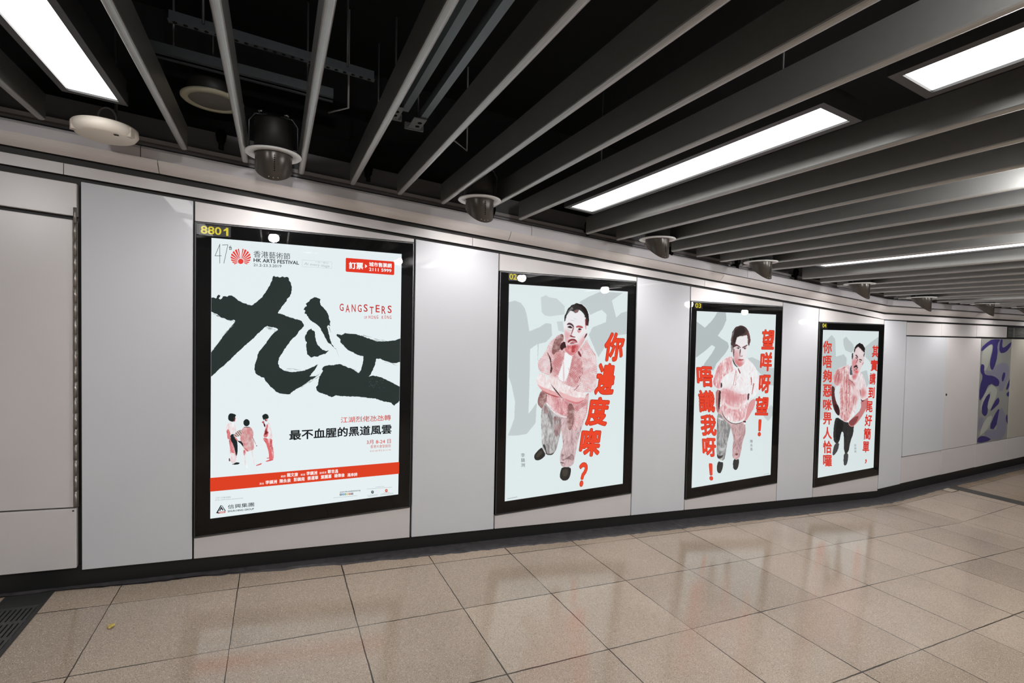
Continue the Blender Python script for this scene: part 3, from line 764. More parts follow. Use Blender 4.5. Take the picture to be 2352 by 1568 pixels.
        o.parent = par; o.matrix_parent_inverse = Matrix.Translation(-par.location)
        if label: o['label'] = label
        return o
TXT = {}
def text_mesh(s):
    if s in TXT: return TXT[s]
    cu = bpy.data.curves.new('t', 'FONT'); cu.body = s; cu.resolution_u = 3
    o = bpy.data.objects.new('t', cu); COL.objects.link(o)
    me = bpy.data.meshes.new_from_object(o.evaluated_get(bpy.context.evaluated_depsgraph_get()))
    bpy.data.objects.remove(o); bpy.data.curves.remove(cu)
    vs = [v.co.copy() for v in me.vertices]; fs = [list(p.vertices) for p in me.polygons]
    bpy.data.meshes.remove(me)
    TXT[s] = vs, fs
    return TXT[s]
def put_text(art, s, tl, tr, h, mat, bold=0.0, shear=0.0, slim=False):
    """tl, tr: upper corners in picture pixels, h: height in pixels; bold: stroke growth in ems."""
    if isinstance(mat, tuple): mat = ink(mat)
    if mat not in art.ml: art.ml.append(mat)
    vs0, fs = text_mesh(s)
    x0, x1 = min(v.x for v in vs0)-bold, max(v.x for v in vs0)+bold; y0, y1 = min(v.y for v in vs0)-bold, max(v.y for v in vs0)+bold
    Y = YP if art.plane is None else art.plane
    A, B, Cc = on_wall(*tl, Y), on_wall(*tr, Y), on_wall(tl[0], tl[1]+h, Y)
    ex, ez = B-A, Cc-A
    art.layer += 1
    n = 1 if bold <= 0 else (8 if bold < 0.03 else 12)
    for i in range(n):
        dx, dy = (0, 0) if n == 1 else (bold*math.cos(2*PI*i/n), bold*math.sin(2*PI*i/n))
        out = []
        for v in vs0:
            u, w_ = (v.x+dx-x0)/(x1-x0), (y1-v.y-dy)/(y1-y0)
            q = A + ex*(u+shear*(0.5-w_)) + ez*w_; q.y -= 0.00009*art.layer + 0.000004*i; out.append(q)
        art.mb.add(out, fs, art.ml.index(mat))

# ---- number plates on the frames
YEL = glow('yellow_digits', lin((228, 212, 70)), 0.9, False)
M_YEL = pbr('yellow_vinyl', (0.80, 0.68, 0.06), 0.4)
for k, (s, tl, tr, h, q) in enumerate((('880', (461, 517.5), (508.5, 522), 18.5, (457, 514, 530, 541)), ('02', (1170, 627.8), (1187, 629.2), 13.5, (1168, 625.5, 1190, 643.5)), ('03', (1597, 695.5), (1610.5, 696.5), 11, (1594, 693, 1614, 709)), ('04', (1889, 742.3), (1898, 742.8), 9.6, (1886.5, 740, 1900.5, 754.5)))):
    a = Art(boxes[k]); a.plane = 0.0015; a.view(0, 0, 1).begin()
    a.poly(pbr('plate_black', (0.02, 0.02, 0.02), 0.35), [(q[0], q[1]), (q[2], q[1]+(q[2]-q[0])*0.09), (q[2], q[3]+(q[2]-q[0])*0.05), (q[0], q[3])], 0)
    pl_ = a.end('number_plate'); a.begin(); put_text(a, s, tl, tr, h, YEL, 0.02)
    if k == 0: a.poly(YEL, [(513.5, 527.6), (517.6, 525.8), (519.6, 522.9), (524.4, 523.3), (524.4, 542.0), (519.4, 541.4), (519.4, 529.4), (513.5, 531)], 0)
    a.end('digits', None, pl_)

# ================================================================== poster one
BK = (40, 50, 48); RED = (214, 60, 48); ORG = (222, 66, 40); GRY = (120, 128, 130)
def clipbox(k, e=0.0005): return (IN[k][0]+e, IN[k][1]-e, IN[k][2]+e, IN[k][3]-e)
A = Art(posters[0], clipbox(0))
A.view(470, 610, 4.613).begin()
A.poly(BK, [(55,340),(90,335),(110,345),(125,345),(135,320),(150,308),(170,315),(160,330),(150,345),(165,360),(185,345),(195,325),(215,320),(240,328),(255,312),(285,315),(320,335),(340,352),(360,372),(410,392),(450,408),(500,422),
 (560,375),(610,330),(650,275),(685,215),(705,180),(715,150),(725,115),(740,105),(745,120),(770,115),(800,125),(820,112),(845,125),(870,118),(895,130),(895,155),(912,180),(922,215),(925,250),(915,290),(905,325),(875,350),(865,380),(835,415),(805,455),(775,500),
 (830,518),(900,545),(960,565),(1000,570),(1030,590),(1050,615),(1050,640),(1030,670),(1000,690),(985,720),(960,750),(925,780),(890,825),(850,880),(815,935),(790,975),(780,1010),(782,1045),(795,1075),(830,1105),(880,1120),(940,1125),(1000,1120),(1060,1110),(1110,1090),(1160,1065),(1205,1040),(1190,1070),(1160,1110),(1130,1145),(1115,1175),(1160,1170),(1185,1175),(1130,1205),(1080,1240),(1030,1280),(985,1300),(940,1325),(915,1345),(905,1360),(860,1362),(800,1355),(760,1335),(740,1315),(700,1285),(680,1255),(660,1235),(640,1215),(632,1185),(600,1180),(565,1160),(540,1135),(530,1100),(530,1060),(540,1020),(555,985),(565,940),(580,905),(610,870),(650,820),(690,760),(720,725),(750,695),(780,680),(760,665),(730,650),(700,650),(665,640),(640,650),(615,675),(580,705),(530,755),(470,810),(420,850),(380,890),(340,925),(315,950),(260,1005),(200,1060),(140,1110),(100,1150),(55,1185),(55,935),(90,890),(130,840),(160,800),(200,740),(240,690),(285,640),(325,590),(310,570),(280,580),(240,572),(200,555),(170,545),(140,520),(100,500),(55,485)], 1, 3.6, 9)
A.poly(BK, [(1140,345),(1160,335),(1195,340),(1215,345),(1230,358),(1222,375),(1228,410),(1260,445),(1290,480),(1310,520),(1318,555),(1330,590),(1325,620),(1335,635),(1310,630),(1298,640),(1305,680),(1320,740),(1335,795),(1350,835),(1370,865),(1393,885),(1360,855),(1340,838),(1300,808),(1280,768),(1255,718),(1235,680),(1220,650),(1190,620),(1160,605),(1130,585),(1100,550),(1080,515),(1060,505),(1065,475),(1050,465),(1060,440),(1085,425),(1075,400),(1105,380),(1120,355)], 1, 3.6, 9)
A.poly(BK, [(1110,675),(1130,665),(1140,685),(1160,690),(1170,715),(1170,755),(1180,795),(1190,830),(1215,855),(1245,885),(1280,905),(1315,900),(1290,925),(1275,935),(1230,945),(1200,960),(1160,960),(1130,975),(1105,955),(1085,935),(1080,900),(1075,850),(1082,810),(1065,795),(1060,765),(1070,735),(1085,700)], 1, 3.6, 9)
A.poly(BK, [(1395,735),(1405,722),(1450,735),(1490,715),(1540,720),(1600,725),(1650,740),(1700,755),(1760,780),(1820,800),(1880,800),(1950,798),(2010,790),(2075,770),(2075,1020),(2000,1035),(1950,1020),(1900,1000),(1860,985),(1820,985),(1815,1010),(1800,1060),(1780,1110),(1760,1150),(1740,1175),(1780,1165),(1830,1170),(1870,1180),(1920,1205),(1970,1230),(2020,1255),(2075,1285),(2075,1420),(2050,1450),(2030,1460),(2010,1485),(1990,1465),(1960,1445),(1910,1440),(1860,1425),(1800,1405),(1740,1400),(1680,1395),(1620,1385),(1560,1385),(1500,1385),(1440,1380),(1390,1375),(1345,1392),(1320,1380),(1280,1365),(1240,1350),(1205,1340),(1185,1315),(1180,1290),(1195,1270),(1205,1230),(1215,1180),(1240,1140),(1255,1115),(1240,1095),(1265,1065),(1310,1055),(1360,1055),(1400,1045),(1435,1040),(1470,1058),(1510,1075),(1560,1090),(1600,1115),(1630,1140),(1650,1110),(1670,1060),(1680,1000),(1680,960),(1640,950),(1600,935),(1570,915),(1540,905),(1500,880),(1470,840),(1435,810),(1440,785),(1420,760)], 1, 3.6, 9)
# dry brush hairs
for (a, b, n) in (((80, 500), (300, 590), 16), ((620, 640), (770, 690), 12), ((70, 900), (290, 680), 10), ((1010, 1290), (1180, 1180), 12), ((1650, 740), (1900, 800), 8), ((840, 1100), (1060, 1110), 6), ((1560, 1090), (1650, 1150), 10), ((1860, 990), (2000, 1035), 6), ((1300, 640), (1390, 885), 4)):
    for i in range(n):
        u, v = random.random(), random.uniform(0.15, 0.4); ox, oy = random.uniform(-14, 14), random.uniform(-14, 14)
        p = (a[0]+(b[0]-a[0])*u+ox, a[1]+(b[1]-a[1])*u+oy); q = (p[0]+(b[0]-a[0])*v, p[1]+(b[1]-a[1])*v)
        A.line(BK, p, q, random.uniform(1.5, 4), 0.6)
for i in range(26):   # flecks of paper showing through the dry end of the stroke
    p = (random.uniform(1730, 1900), random.uniform(1180, 1290)); A.poly((140, 152, 152), [(p[0], p[1]), (p[0]+5, p[1]+2), (p[0]+3, p[1]+6)], 0)
for i in range(14):
    u = random.random(); p = (150+130*u+random.uniform(-8, 8), 770-110*u+random.uniform(-8, 8)); A.line((205, 216, 217), p, (p[0]+random.uniform(15, 40), p[1]-random.uniform(20, 45)), 2.4, .8)
A.end('calligraphy', 'black brush calligraphy')
# emblem
A.view(430, 440, 4.356).begin()
cx, cy = 537, 700
for i in range(16):
    a0 = math.radians(-28 + 236/16*i + (2.2 if i >= 8 else 0) + 1.4); a1 = math.radians(-28 + 236/16*(i+1) - (2.2 if i < 8 else 0) - 1.4)
    if i == 7: a1 -= 0.07
    if i == 8: a0 += 0.07
    def env(a):
        # far edge of the shell along direction a
        bx_, by_ = math.cos(a), -math.sin(a); ox, oy = cx-537, cy-660
        B = bx_*ox/100**2 + by_*oy/88**2; A_ = bx_**2/100**2 + by_**2/88**2; C_ = ox**2/100**2 + oy**2/88**2 - 1
        return (-B + math.sqrt(B*B - A_*C_))/A_
    pts_ = [(cx+34*math.cos(a0), cy-34*math.sin(a0)*0.95)] + [(cx+env(a)*math.cos(a), cy-env(a)*math.sin(a)) for a in (a0, (a0+a1)/2, a1)] + [(cx+34*math.cos(a1), cy-34*math.sin(a1)*0.95)]
    A.poly((232, 66, 58), pts_, 0)
A.poly((232, 66, 58), [(cx+28*math.cos(2*PI*i/24), cy-26*math.sin(2*PI*i/24)) for i in range(24)], 0)
A.end('festival_emblem', 'red sunburst emblem')
A.begin()
for a_, b_ in (((328, 527), (328, 720)), ((330, 529), (281, 645)), ((281, 645), (346, 645)), ((352, 538), (410, 535)), ((409, 536), (369, 720))): A.line((30, 34, 36), a_, b_, 4.5)
put_text(A, 'th', (526.6, 564), (532.6, 564.7), 10.3, (30, 34, 36), 0.02)
A.end('anniversary_numeral')
A.begin()
put_text(A, '香港藝術節', (582.7, 575.9), (666.5, 582.3), 15.6, (58, 62, 64))
put_text(A, 'HK ARTS FESTIVAL', (582.7, 593.3), (686.4, 600), 8.6, (36, 40, 42), 0.02)
put_text(A, '21.2-23.3.2019', (582.7, 605.7), (646.3, 608.7), 6.2, (86, 90, 92), 0.008)
A.end('festival_lettering')
A.begin(); LG = (190, 200, 202)
bq = [(1150, 685), (1445, 708), (1443, 772), (1148, 752)]
for i in range(4): A.line(LG, bq[i], bq[(i+1) % 4], 2.4)
put_text(A, '一生一舞台', (722.7, 599.6), (753.7, 602.5), 5, LG)
put_text(A, 'At every stage', (698.6, 602.5), (756.4, 608.7), 8, (176, 186, 188), 0, 0.03)
A.end('slogan_box')
A.begin()
A.poly((226, 58, 40), [(1583, 672), (1590, 665), (2060, 702), (2068, 710), (2066, 828), (2058, 836), (1590, 803), (1582, 795)], 0)
bd = A.end('ticket_badge', 'red ticket badge')
A.begin(); WH = (247, 250, 250)
put_text(A, '訂票', (800.8, 601.8), (833.3, 603.5), 16, WH, 0.03)
put_text(A, '城市售票網', (846.7, 601.8), (898.3, 605.7), 10.3, WH, 0.025)
put_text(A, '2111 5999', (846.7, 615), (897.9, 618.6), 7.4, WH, 0.02)
A.poly(WH, [(1775, 728), (1798, 748), (1775, 768)], 0)
A.end('badge_lettering', None, bd)
A.begin(); GR = (196, 58, 56)
for i, (ch, dy, hh) in enumerate(zip('GANGSTERS', (0, 2.2, 1.5, 2.2, 1, 6.5, 2.5, 5.0, 3.5), (18, 19, 18.5, 18, 18.5, 18, 18, 19, 18.5))):
    x0 = 779.4 + i*13.72; put_text(A, ch, (x0, 697+i*.12+dy), (x0+9.2, 697.5+i*.12+dy), hh*0.93, GR, 0.012)
for i, ch in enumerate('OF'): put_text(A, ch, (835.3+i*4.0, 726), (838.2+i*4.0, 726.2), 6, GR)
for i, ch in enumerate('HONG KONG'):
    if ch != ' ': put_text(A, ch, (845.6+i*6.0, 724+(i % 3)*.4), (849.6+i*6.0, 724.2+(i % 3)*.4), 7.6, GR, 0.01)
A.end('english_title', 'red distressed english title')
A.begin()
put_text(A, '江湖烈佬氹氹轉', (782, 956.6), (896.3, 951), 13.5, (204, 70, 62), 0.006)
put_text(A, '3月 8-24 日', (841.2, 1009.2), (896.3, 1006.6), 9.7, (204, 70, 62), 0.008)
put_text(A, '香港大會堂劇院', (849.6, 1020.4), (896.3, 1018.4), 7.4, (204, 84, 76))
put_text(A, '$320-380 學生 $115-190', (848.9, 1032), (896.3, 1029), 4.4, (208, 130, 126))
A.end('red_lettering')
A.begin(); put_text(A, '最不血腥的黑道風雲', (664.2, 986.2), (898.1, 972.7), 23.5, (34, 36, 38), 0.025); A.end('headline', 'bold black headline')
A.view(430, 900, 3.92).begin(); A.poly((221, 66, 38), [(200, 766), (1915, 622), (1915, 727), (200, 889)], 0); bnd = A.end('red_band')
A.begin()
for s, x0, y0, x1, y1, h in (('編劇', 645, 1089.3, 655.8, 1088.5, 5), ('龍文康', 659, 1084.2, 684.3, 1082.7, 9), ('導演', 690.2, 1085.7, 700.4, 1085, 5), ('李鎮洲', 703.5, 1080.6, 728, 1079, 9), ('副導演', 733.6, 1081.6, 748.9, 1080.1, 5), ('鄭世昌', 751.9, 1076.8, 775.7, 1075.5, 8.5), ('演出', 595.8, 1106.1, 606, 1105.1, 5),
    ('李鎮洲', 609.8, 1101, 636.1, 1099, 9), ('陳永泉', 642.2, 1098, 667.8, 1096, 9), ('彭鎮南', 674.4, 1094.4, 699.4, 1092.9, 9), ('蔡運華', 705.5, 1091.8, 730.3, 1089.8, 9), ('葉麗嘉', 736.1, 1089.3, 760.6, 1086.7, 8.7), ('楊偉倫', 766.7, 1086.2, 790.5, 1084.2, 8.6), ('馮幸詩', 796.6, 1084.7, 819.8, 1082.7, 8.4)):
    put_text(A, s, (x0, y0), (x1, y1), h, (250, 246, 244), 0.02 if h > 6 else 0)
A.end('credit_lettering', None, bnd)
A.begin()
put_text(A, '三月八日演出贊助', (495.8, 1138.8), (530.8, 1136.8), 3.8, (150, 160, 162))
put_text(A, '8 Mar performance sponsored by', (495.8, 1144.4), (558.8, 1139.6), 3.4, (150, 160, 162))
A.end('sponsor_note')
A.begin()
put_text(A, '信興集團', (523.9, 1156.4), (583.8, 1150.5), 9.7, (44, 48, 50), 0.006)
put_text(A, 'SHUN HING GROUP', (523.9, 1169.1), (583.6, 1163.5), 4.2, (44, 48, 50), 0.02)
A.end('sponsor_lettering')
A.begin()
A.poly((46, 48, 60), [(263, 1079), (304, 1008), (314, 1010), (281, 1070), (290, 1072), (284, 1082)], 0)
A.poly((46, 48, 60), [(300, 1040), (312, 1020), (330, 1052), (320, 1056), (311, 1040), (300, 1060), (292, 1058)], 0)
A.poly((46, 48, 60), [(314, 1010), (320, 1012), (350, 1058), (342, 1062)], 0)
A.poly((205, 80, 70), [(280, 1084), (296, 1066), (344, 1062), (349, 1066), (342, 1077)], 0)
A.poly((228, 236, 237), [(292, 1078), (300, 1071), (340, 1068), (336, 1073)], 0)
A.end('sponsor_emblem')
A.begin()
put_text(A, 'www.hk.artsfestival.org', (779.5, 1125.8), (826.7, 1121.4), 4.4, (40, 44, 48), 0.012)
for i, cc in enumerate(((52, 62, 82), (70, 130, 190), (80, 160, 90), (206, 186, 60), (180, 70, 60), (60, 50, 60))):
    x = 1370+20.4*i; y = 906-1.5*i; A.poly(cc, [(x, y), (x+17, y-1.3), (x+17, y+15), (x, y+16)], 0)
    A.poly((235, 240, 240), [(x+5, y+4), (x+12, y+3.5), (x+12, y+10), (x+5, y+11)], 0)
A.end('web_address_and_icons')
A.begin()
for cxx, cyy, cc in ((1663, 891, (56, 70, 66)), (1787, 878, (204, 84, 66))):
    A.poly(cc, [(cxx+12*math.cos(2*PI*i/16), cyy+14*math.sin(2*PI*i/16)) for i in range(16)], 0)
    A.poly((226, 236, 236), [(cxx-4, cyy-6), (cxx+5, cyy-3), (cxx+3, cyy+5), (cxx-3, cyy+1)], 0)
for (x0, y0, x1, y1) in ((1612, 864, 1840, 846), (1690, 846, 1768, 840), (1615, 921, 1712, 912), (1622, 930, 1706, 922), (1735, 908, 1848, 898), (1730, 917, 1850, 906), (1312, 942, 1528, 922), (1762, 896, 1816, 892)):
    A.line((170, 178, 180), (x0, y0), (x1, y1), 2.6)
A.end('funder_emblems')
# three small figures
SK = (214, 120, 122); PK = (226, 140, 142); DK = (34, 42, 42)
pinkn = ink_noise('pink_halftone', (236, 196, 198), (204, 88, 92), 60, (1, 1, .6)); paleN = ink_noise('pale_pink_halftone', (240, 243, 245), (234, 206, 208), 50, (1, 1, .4), .45, .7)
A0 = A; A = Paint(posters[0], clipbox(0)); A.layer = A0.layer; A.step = 0.5
A.view(510, 940, 11.2).begin()
A.poly(paleN, [(100, 420), (190, 310), (330, 320), (380, 500), (340, 600), (225, 610), (150, 620), (120, 560)])
A.poly(pinkn, [(120, 520), (180, 470), (225, 610), (230, 700), (180, 750), (150, 740), (135, 620)])
A.poly((222, 150, 152), [(320, 180), (350, 170), (366, 225), (350, 250), (355, 280), (330, 308), (290, 300), (310, 240)])
A.poly((70, 34, 40), [(318, 200), (350, 178), (352, 215), (330, 240), (345, 262), (300, 292), (280, 280), (306, 240)])
A.poly(DK, [(165, 150), (190, 100), (235, 75), (300, 90), (345, 105), (378, 132), (350, 165), (345, 190), (310, 200), (318, 240), (296, 302), (250, 296), (185, 270), (162, 220)])
A.poly(pinkn, [(180, 750), (230, 700), (300, 700), (345, 1000), (385, 1150), (380, 1210), (350, 1330), (250, 1350), (225, 1240), (215, 1080), (200, 900)])
A.poly(paleN, [(210, 1080), (330, 1100), (375, 1210), (365, 1300), (330, 1350), (245, 1350), (226, 1240)])
A.poly(DK, [(230, 620), (310, 605), (330, 660), (395, 770), (410, 900), (412, 1080), (378, 1195), (345, 1060), (320, 950), (280, 850), (240, 780), (225, 700)])
A.poly(DK, [(228, 1383), (300, 1372), (360, 1330), (440, 1335), (472, 1352), (430, 1388), (330, 1398)])
A.poly((120, 70, 74), [(178, 1240), (210, 1210), (226, 1290), (215, 1312), (180, 1305)])
A.end('printed_figure', 'small man in white shirt seen from behind, left of three')
stri = ink_stripes('striped_shirt', (238, 224, 224), (176, 98, 100), 0.0105, 0.36, 0.06, False, (224, 150, 150))
A.begin()
A.poly(paleN, [(540, 980), (640, 1060), (596, 1150), (630, 1400), (685, 1470), (640, 1478), (590, 1420), (566, 1200)])
A.poly(paleN, [(755, 1030), (800, 1020), (806, 1160), (856, 1400), (830, 1410), (778, 1160)])
A.poly(pinkn, [(545, 990), (640, 1060), (600, 1120), (570, 1180)])
A.poly(stri, [(520, 500), (560, 425), (740, 425), (790, 500), (830, 620), (792, 690), (822, 800), (836, 1000), (760, 1030), (700, 1050), (640, 1062), (560, 970), (500, 860), (468, 760), (480, 650), (400, 690), (290, 680), (330, 600), (400, 530)])
A.poly(ink_stripes('striped_sleeve', (224, 196, 190), (70, 56, 56), 0.012, 0.5, -0.7, False), [(400, 530), (500, 490), (520, 590), (480, 650), (400, 690), (292, 682), (330, 600)])
A.poly((70, 70, 72), [(555, 428), (640, 418), (735, 430), (740, 444), (640, 436), (560, 442)])
A.poly((226, 130, 130), [(312, 690), (370, 690), (425, 780), (400, 800)])
A.poly(DK, [(400, 800), (425, 778), (500, 795), (545, 860), (560, 945), (515, 900), (480, 850)])
A.poly((214, 110, 112), [(560, 940), (600, 965), (690, 1040), (670, 1066), (600, 1020)])
A.poly(paleN, [(780, 670), (806, 690), (850, 790), (905, 880), (905, 930), (870, 920), (830, 800)])
A.line((110, 60, 62), (785, 680), (870, 870), 8); A.poly((80, 36, 40), [(880, 900), (905, 900), (910, 928), (888, 936)])
A.line((206, 212, 214), (880, 940), (965, 1370), 5)
A.poly((216, 106, 106), [(862, 1412), (960, 1370), (1015, 1348), (1036, 1372), (985, 1402), (880, 1430)])
A.poly(DK, [(635+84*math.cos(2*PI*i/20), 322+94*math.sin(2*PI*i/20)) for i in range(20)])
A.end('printed_figure', 'small man in striped shirt seen from behind, middle of three')
A.begin()
A.poly(paleN, [(1170, 350), (1200, 300), (1260, 400), (1280, 560), (1300, 730), (1180, 730), (1190, 540)])
A.poly(pinkn, [(1045, 740), (1090, 690), (1160, 730), (1300, 730), (1290, 860), (1332, 1020), (1332, 1270), (1270, 1290), (1200, 1250), (1206, 1090), (1170, 960), (1130, 850)])
A.poly((222, 110, 112), [(1130, 850), (1160, 735), (1200, 860), (1290, 1100), (1300, 1270), (1200, 1250), (1206, 1090)])
A.poly(pinkn, [(1140, 360), (1190, 345), (1170, 540), (1200, 560), (1170, 705), (1060, 690), (1080, 590), (1110, 480)])
A.poly((120, 40, 46), [(1130, 480), (1150, 470), (1150, 560), (1200, 555), (1140, 620), (1080, 640), (1110, 570)])
A.poly((84, 30, 36), [(1060, 340), (1090, 328), (1128, 395), (1105, 452), (1080, 410)])
A.poly((190, 90, 94), [(1020, 312), (1050, 275), (1096, 288), (1090, 332), (1050, 342)])
A.poly((232, 176, 178), [(1100, 225), (1192, 222), (1175, 290), (1110, 286)])
A.poly((100, 34, 40), [(1100, 225), (1140, 235), (1130, 262), (1175, 288), (1110, 290)])
A.poly(DK, [(1030, 150), (1065, 110), (1120, 90), (1180, 110), (1206, 170), (1198, 218), (1140, 228), (1105, 222), (1084, 272), (1050, 220)])
A.poly((216, 96, 100), [(1103, 1310), (1200, 1268), (1280, 1245), (1332, 1275), (1250, 1300), (1150, 1322)]); A.poly((216, 96, 100), [(1133, 1225), (1200, 1208), (1235, 1235), (1150, 1242)])
A.end('printed_figure', 'small man with hand at mouth, right of three')

# ================================================================== poster two
GB = (199, 208, 209); GB2 = (206, 215, 216)
def ghost(k, polys, colr=GB):
    a = Art(posters[k], clipbox(k)); return a
B = Art(posters[1], clipbox(1))
B.view(1120, 560, 5.228).begin()
B.poly(GB, [(250,700),(330,680),(400,710),(450,780),(475,880),(490,980),(500,1050),(620,1000),(700,950),(765,960),(775,1100),(700,1180),(612,1200),(600,1568),(604,1700),(575,2150),(470,2280),(360,2300),(245,2300),(320,2100),(330,1900),(290,1700),(250,1590)], 1, 2, 12)
B.poly((228, 239, 240), [(510, 1260), (600, 1200), (605, 1600), (596, 1900), (490, 2040), (505, 1568)], 1, 2, 12)
B.poly(GB2, [(640,640),(700,615),(740,640),(830,655),(925,745),(925,845),(750,870),(690,860),(650,820)], 1, 2, 12)
B.poly(GB2, [(830,930),(900,930),(920,1060),(850,1040)], 1, 2, 12)
B.poly(GB, [(1100,700),(1200,640),(1350,575),(1620,588),(1490,680),(1545,885),(1600,830),(1700,800),(1700,1080),(1560,1095),(1480,1120),(1330,1360),(1250,1180),(1215,1090),(1260,1000),(1420,940),(1430,850),(1370,790),(1230,850),(1180,760)], 1, 2, 12)
B.end('ghost_calligraphy', 'pale grey calligraphy behind the figure')
BA = B; B = Paint(posters[1], clipbox(1)); B.o = BA.o; B.layer = BA.layer
plaid = ink_stripes('checked_shirt', (245, 243, 244), (208, 138, 142), 0.0105, 0.36, -0.22, True, (240, 216, 217))
plaidr = ink_stripes('checked_shirt_dense', (240, 220, 220), (180, 92, 96), 0.010, 0.45, -0.5, True, (222, 164, 166))
plaidd = ink_stripes('checked_shirt_dark', (222, 198, 194), (110, 72, 70), 0.0105, 0.45, 0.15, True, (150, 90, 90))
greyt = ink_noise('grey_trouser_print', (212, 212, 212), (158, 153, 153), 34, (1, 1, .5), .42, .66, .5)
pinkt = ink_noise('pink_trouser_print', (222, 198, 200), (190, 160, 162), 40, (1, 1, .5), .42, .66, .5)
brownt = ink_noise('brown_fold_print', (178, 150, 150), (138, 110, 112), 50, (1, 1, .6), .4, .6, .6)
B.view(1180, 880, 6.27).begin()
B.poly(pinkt, [(490,160),(780,200),(1050,140),(1060,300),(1020,520),(860,560),(690,700),(560,520),(430,330)], 1)
B.poly(greyt, [(420,310),(470,290),(540,400),(620,460),(690,500),(700,600),(672,720),(640,850),(612,960),(560,1030),(470,1034),(420,960),(396,850),(400,700),(388,560),(395,400)])
B.poly(pinkt, [(690,490),(760,480),(850,600),(1000,560),(1020,530),(960,700),(922,850),(892,1000),(872,1130),(840,1190),(760,1210),(690,1205),(660,1120),(668,1000),(712,900),(692,760),(680,640)])
B.poly(brownt, [(560,470),(640,480),(684,520),(680,640),(668,720),(606,785),(572,690),(590,600)])
B.poly(greyt, [(610,520),(660,540),(640,600),(600,590)])
B.poly(brownt, [(420,330),(470,320),(500,420),(450,460)]); B.poly((150,140,140), [(500,380),(540,410),(560,620),(520,560)])
B.poly(brownt, [(680,995),(740,1050),(860,1000),(866,1130),(770,1080),(690,1130)]); B.poly(pinkt, [(720,1040),(850,1010),(700,1110),(690,1060)])
B.poly((60,56,56), [(420,880),(440,870),(470,960),(480,1020),(560,1010),(600,970),(560,1035),(470,1036),(430,960)])
B.poly(greyt, [(400,920),(425,900),(462,1000),(470,1030),(430,1010)])
B.folds([(96,84,84),(236,236,236),(130,112,112)], (400,330,640,1000), 26, 130, 1.25, .5, 16); B.folds([(140,88,92),(232,204,206),(150,100,104)], (690,520,980,1180), 26, 130, 1.7, .6, 16)
B.poly((90,60,60), [(660,1130),(735,1145),(720,1155),(670,1145)])
B.end('printed_trousers')
B.begin()
for q in ([(400,915),(425,960),(465,1032),(400,1095),(340,1113),(298,1098),(288,1040),(330,980)], [(690,1205),(822,1200),(824,1290),(795,1380),(732,1408),(675,1385),(658,1330),(672,1260)]):
    B.poly((44,42,40), q)
B.poly((66,62,56), [(310,1040),(390,960),(420,1000),(340,1080)]); B.poly((66,62,56), [(700,1230),(790,1230),(770,1340),(700,1340)])
B.end('printed_shoes')
B.begin()
B.poly(plaidd, [(400,90),(440,120),(490,160),(480,240),(430,310),(408,375),(370,340),(338,285),(350,200)])
B.poly(ink_noise('pink_vest_print', (236,196,198), (212,146,150), 30), [(480,140),(560,165),(700,215),(800,262),(780,480),(700,490),(600,430),(520,350),(470,280)])
B.poly((242,240,240), [(470,270),(490,290),(560,380),(660,450),(770,475),(770,494),(690,490),(590,440),(510,360),(462,290)])
B.line((170,120,124), (500,330), (640,455), 4); B.line((170,120,124), (640,455), (770,480), 4)
B.poly(plaidr, [(780,265),(900,290),(980,260),(1060,130),(1085,150),(1070,300),(1045,470),(1000,560),(950,610),(900,660),(880,690),(820,640),(750,610),(765,450)])
B.poly(plaidd, [(785,280),(850,300),(880,420),(850,640),(800,690),(760,600),(770,440)])
B.poly(plaid, [(900,420),(1000,330),(1050,320),(1040,470),(960,600),(900,650),(870,560)])
B.view(1180, 690, 7.467)
B.poly(plaid, [(850,560),(760,580),(680,660),(600,720),(550,860),(480,960),(405,1040),(420,1190),(500,1250),(600,1290),(740,1340),(880,1440),(1010,1490),(1080,1540),(1130,1575),(1380,1575),(1425,1420),(1432,1200),(1425,960),(1350,850),(1280,740),(1258,650),(1180,760),(1100,870),(980,930),(880,870),(860,700)])
B.poly((216,134,138), [(852,690),(880,880),(970,950),(1060,915),(1195,730)])
B.poly(plaidd, [(850,565),(770,590),(690,690),(640,880),(700,960),(790,860),(800,720),(860,660)])
B.poly(plaidr, [(690,900),(790,860),(880,860),(860,1000),(740,1330),(640,1230),(650,1050)])
B.poly(plaidr, [(1000,960),(1090,880),(1170,980),(1180,1150),(1110,1400),(1020,1480),(900,1450),(930,1290),(960,1150)])
B.poly((244,246,247), [(875,860),(960,940),(1005,950),(965,1150),(925,1300),(870,1410),(745,1330),(800,1180),(860,1050)])
B.poly((232,206,208), [(845,1060),(862,1030),(872,1400),(842,1400)])
B.poly((70,40,40), [(560,860),(620,960),(640,1000),(650,1140),(665,1160),(640,1250),(622,1240),(636,1100),(610,980)])
B.poly((60,34,36), [(800,740),(880,690),(920,770),(905,800),(850,820),(830,860),(790,830)])
B.poly((120,44,48), [(1090,880),(1120,858),(1170,965),(1130,960)])
B.line((110,60,62), (1170,1150), (1180,1260), 8, 3); B.line((110,60,62), (1120,1300), (1150,1380), 10, 3)
B.folds([(150,60,64),(246,240,240),(178,90,94)], (430,650,1420,1520), 40, 110, 1.6, .6, 9)
B.end('printed_shirt', 'red checked shirt')
B.view(0, 0, 1).begin()
skinn = ink_noise('pale_skin_print', (247, 243, 243), (238, 214, 214), 18)
B.poly(skinn, [(1237.6,854.7),(1255,862.8),(1259,873),(1268,886),(1282,900.7),(1291,913.5),(1276,911),(1256.5,904),(1242.2,894.4),(1232.6,883.2),(1231.5,873)])
B.poly((234,176,177), [(1232.6,880),(1243,888),(1260,894),(1275,899),(1287,909),(1291,914),(1276,911),(1256.5,904.5),(1242,895)])
